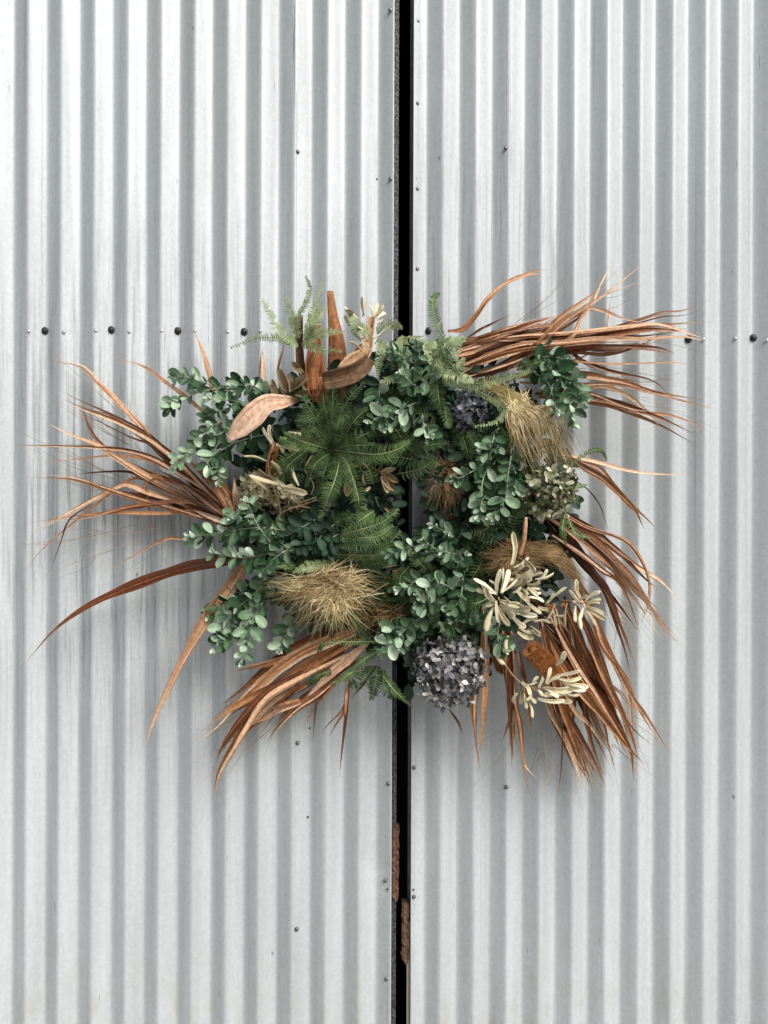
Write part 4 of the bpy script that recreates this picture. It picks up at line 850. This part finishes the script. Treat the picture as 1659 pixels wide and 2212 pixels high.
# left-centre sprig of cream leaves
se = stem('pale dried leaf sprig left of the dark fern', Z4, [(480, 720), (500, 600), (430, 380), (410, 250), (450, 110)], .11, .18, .002)
for b, t, wv in (((400, 240), (215, 200), 8), ((440, 110), (365, -20), 9), ((450, 100), (420, -40), 9), ((480, 130), (650, 155), 12), ((470, 110), (530, 180), 10), ((560, 15), (668, 45), 13), ((430, 240), (500, 360), 18), ((480, 390), (330, 300), 20), ((500, 420), (260, 345), 18), ((520, 450), (710, 490), 18), ((650, 430), (600, 275), 16), ((480, 440), (620, 430), 16), ((440, 370), (560, 470), 16), ((690, 290), (755, 190), 6), ((400, 460), (300, 380), 14)): felt(se, Z4, b, t, wv, .17, .175 + R(-.02, .02), random.choice(['felt', 'felt_dim', 'bronze']))
mb = MB()
for pts in ([(480, 740), (510, 640), (640, 590), (780, 540)], [(500, 640), (440, 560), (400, 530)], [(770, 610), (660, 590), (560, 600)], [(690, 310), (760, 420), (740, 500)], [(560, 590), (580, 500), (560, 440)], [(780, 520), (640, 560), (560, 520)]): mb.tube(spline(pathd(Z4, pts, .12, .15), 10), lambda t: .0020 * (1 - .5 * t), 5)
mb.build('bare_twigs', M['twig'], se)
sf = stem('pale dry rosette at the top of the wreath', Z2, [(1180, 780), (1200, 600), (1220, 440)], .08, .12)
for b, t, wv in (((1220, 440), (1190, 335), 8), ((1225, 430), (1248, 318), 11), ((1235, 430), (1300, 340), 13), ((1240, 440), (1315, 400), 11), ((1150, 420), (1135, 268), 9), ((1140, 430), (1160, 320), 9), ((1110, 450), (990, 345), 11), ((1090, 430), (1010, 380), 10), ((1040, 500), (1000, 420), 9), ((1130, 620), (1060, 540), 9), ((1220, 600), (1330, 520), 8), ((1230, 640), (1360, 490), 8), ((1200, 690), (1130, 590), 9), ((1180, 560), (1100, 500), 9), ((1240, 470), (1290, 440), 10), ((1130, 700), (1040, 620), 9)): felt(sf, Z2, b, t, wv, .12, .125 + R(-.03, .03), random.choice(['felt', 'felt', 'bronze']))
sg = stem('bronze dried leaf sprig beside the cut stalks', Z2, [(540, 1060), (620, 970), (680, 900), (660, 830)], .10, .14)
BR = [oval_mesh('dried_leaf', M['bronze'], R(.3, .8), R(-.2, .3), R(.36, .46), .1) for _ in range(4)]
for b, t in (((560, 1010), (510, 825)), ((540, 1030), (500, 880)), ((580, 1010), (560, 880)), ((490, 1060), (440, 920)), ((470, 1060), (430, 960)), ((670, 860), (585, 775)), ((590, 1000), (640, 905)), ((600, 990), (700, 900)), ((700, 940), (740, 1010)), ((680, 940), (680, 1010)), ((620, 1030), (720, 1050)), ((660, 900), (700, 850)), ((690, 900), (640, 830))):
    a, c = P(*Z2(b), .13), P(*Z2(t), .145 + R(-.02, .03)); place('dried_leaf', random.choice(BR), basis(c - a, FRONT + Vector((R(-.5, .5), 0, R(-.2, .6))), a, (c - a).length * 1.05), sg)
sh = stem('dark dried leaf sprig above the opening', Z4, [(1150, 250), (1230, 300), (1290, 330)], .08, .10)
for b, t in (((1290, 330), (1410, 400)), ((1290, 340), (1330, 480)), ((1280, 330), (1390, 300)), ((1270, 310), (1300, 250)), ((1280, 350), (1390, 460)), ((1150, 330), (1130, 260)), ((1150, 340), (1160, 420)), ((1200, 440), (1160, 480)), ((1010, 500), (1000, 400)), ((1010, 510), (1060, 430)), ((1310, 600), (1350, 640))):
    a, c = P(*Z4(b), .10), P(*Z4(t), .11); place('dried_leaf', random.choice(BR), basis(c - a, FRONT + Vector((R(-.5, .5), 0, R(-.2, .6))), a, (c - a).length * 1.05), sh)
si = stem('dry split stalks under the top ferns', Z8, [(310, 930), (300, 900), (290, 880)], .09, .10)
for b, t, wv in (((290, 890), (170, 720), 9), ((310, 880), (360, 730), 7), ((320, 880), (500, 760), 5), ((400, 820), (430, 690), 5), ((270, 960), (190, 870), 5)): felt(si, Z8, b, t, wv, .09, .12, 'bronze')
# curled strap right of the opening
mb = MB(); ps = spline(pathd(Z9, [(735, 660), (730, 480), (690, 330), (670, 220), (720, 150), (860, 130)], .06, .14), 24); mb.ribbon(ps, lambda t: 21 * S * (1 - .68 * t), .15, lambda t: .3 + .6 * t, 5); o = mb.build('curled_palm_strip', M['palm_tan'], wreath, ps[0])

# ---- dried hydrangea heads: florets of four crinkled petals over a dome
def floret_mesh(mat, seed):
    rr = random.Random(seed); vs_, fs = [], []
    for k in range(4):
        a = k * math.pi / 2 + rr.uniform(-.3, .3); lift = rr.uniform(-.1, .55); ln = rr.uniform(.75, 1.15); wv = rr.uniform(.6, .95); tw = rr.uniform(-.5, .5); b = len(vs_)
        for i in range(4):
            t = i / 3; wd = wv * (.14, .85, 1.0, .42)[i]
            for j in range(3):
                x = j - 1; px = (x * wd / 2); py = t * ln; pz = lift * t + tw * x * t * .4 + rr.uniform(-.10, .10) + .18 * x * x * t
                vs_.append((px * math.cos(a) - py * math.sin(a), px * math.sin(a) + py * math.cos(a), pz))
        for i in range(3):
            for j in range(2):
                q = b + i * 3 + j; fs.append((q, q + 1, q + 4, q + 3))
    me = bpy.data.meshes.new('floret'); me.from_pydata(vs_, [], fs); me.polygons.foreach_set('use_smooth', [True] * len(me.polygons)); me.materials.append(mat); return me
def hydrangea(label, c, d, rpx, n, mat, size, squash=(1, 1), stem_to=None):
    cen = P(c[0], c[1], d); r = rpx * S; meshes = [floret_mesh(M[mat], i * 7 + len(label)) for i in range(8)]
    mb = MB(); aa = math.atan2((c[1] - RINGC[1]) / RB, (c[0] - RINGC[0]) / RA); e = P(*stem_to, .06) if stem_to else ring_pt(aa); mb.tube(spline([e, e.lerp(cen, .5), cen], 6), lambda t: .003, 6)
    for k in range(26):   # pedicels
        v = Vector((random.gauss(0, 1), random.gauss(-.3, 1), random.gauss(0, 1))).normalized(); mb.tube([cen, cen + v * r * .8], lambda t: .0009, 3)
    hd = mb.build('hydrangea_head', M['twig'], wreath, cen); hd['label'] = label
    ga = math.pi * (3 - math.sqrt(5))
    for i in range(n):
        f = 1 - 1.75 * (i + .5) / n; q = math.sqrt(max(0, 1 - f * f)); v = Vector((q * math.cos(ga * i), -f, q * math.sin(ga * i)))
        rr = r * R(.68, 1.12) * (1 + .34 * noise.noise(v * 2.3 + Vector((rpx, 0, 0))))
        p = cen + Vector((v.x * rr * squash[0], v.y * rr * .8, v.z * rr * squash[1])); nz = (v + Vector((R(-.5, .5), R(-.5, .5), R(-.5, .5)))).normalized()
        y = nz.cross(Vector((R(-1, 1), R(-1, 1), R(-1, 1)))); place('floret', random.choice(meshes), basis(y, nz, p, size * S * R(.75, 1.25)), hd)
    return hd
hydrangea('dried lilac grey hydrangea head hanging at the bottom', (972, 1448), .13, 62, 260, 'hyd', 12, (1.05, 1.0), (960, 1330))
hydrangea('dried green and cream hydrangea head at the right', (1180, 1062), .12, 54, 120, 'hyd_green', 12.5, (1.0, .95))
hydrangea('dried slate blue hydrangea head at the upper right', (1018, 882), .09, 42, 80, 'hyd_slate', 12)
hydrangea('dried beige green hydrangea head at the left', (560, 1058), .11, 40, 80, 'hyd_beige', 12, (1, .8))
hydrangea('dried beige green hydrangea head beside the left sprigs', (625, 1085), .09, 30, 50, 'hyd_beige', 12, (1.2, .7))

# ---- brown banksia flower: bristly barrel
def banksia(label, Z, a, b, rpx, d0, d1):
    pa, pb_ = P(*Z(a), d0), P(*Z(b), d1); ax = (pb_ - pa); T = ax.normalized(); s1 = T.cross(FRONT).normalized(); s2 = T.cross(s1); r = rpx * S
    mb = MB(); mb.tube(spline([pa, pa.lerp(pb_, .5), pb_], 10), lambda t: r * .62 * math.sin(math.pi * (.12 + .76 * t)) ** .5, 12); core = mb.build('banksia_flower', M['banksia'], wreath, pa); core['label'] = label
    br = MB()
    for _ in range(1500):
        t = R(0, 1); an = R(0, 6.28); o = s1 * math.cos(an) + s2 * math.sin(an); rr = r * .55 * math.sin(math.pi * (.12 + .76 * t)) ** .5
        p = pa + ax * t + o * rr; e = p + (o * R(.8, 1.1) + T * ((t - .45) * 1.2 + R(-.25, .25)) + Vector((R(-.2, .2), R(-.2, .2), R(-.2, .2)))) * r * .46
        br.ribbon([p, p.lerp(e, .5), e], lambda t: .0009 * (1 - .5 * t), 0, lambda t: 0, 2)
    stuff(br.build('bristles', M['banksia'], core, pa))
banksia('rust brown bristly banksia flower at the lower right', Z10, (960, 1600), (740, 1370), 23, .10, .15)
banksia('dark brown banksia flower half hidden behind the hydrangea', Z10, (470, 1560), (420, 1400), 17, .06, .08)
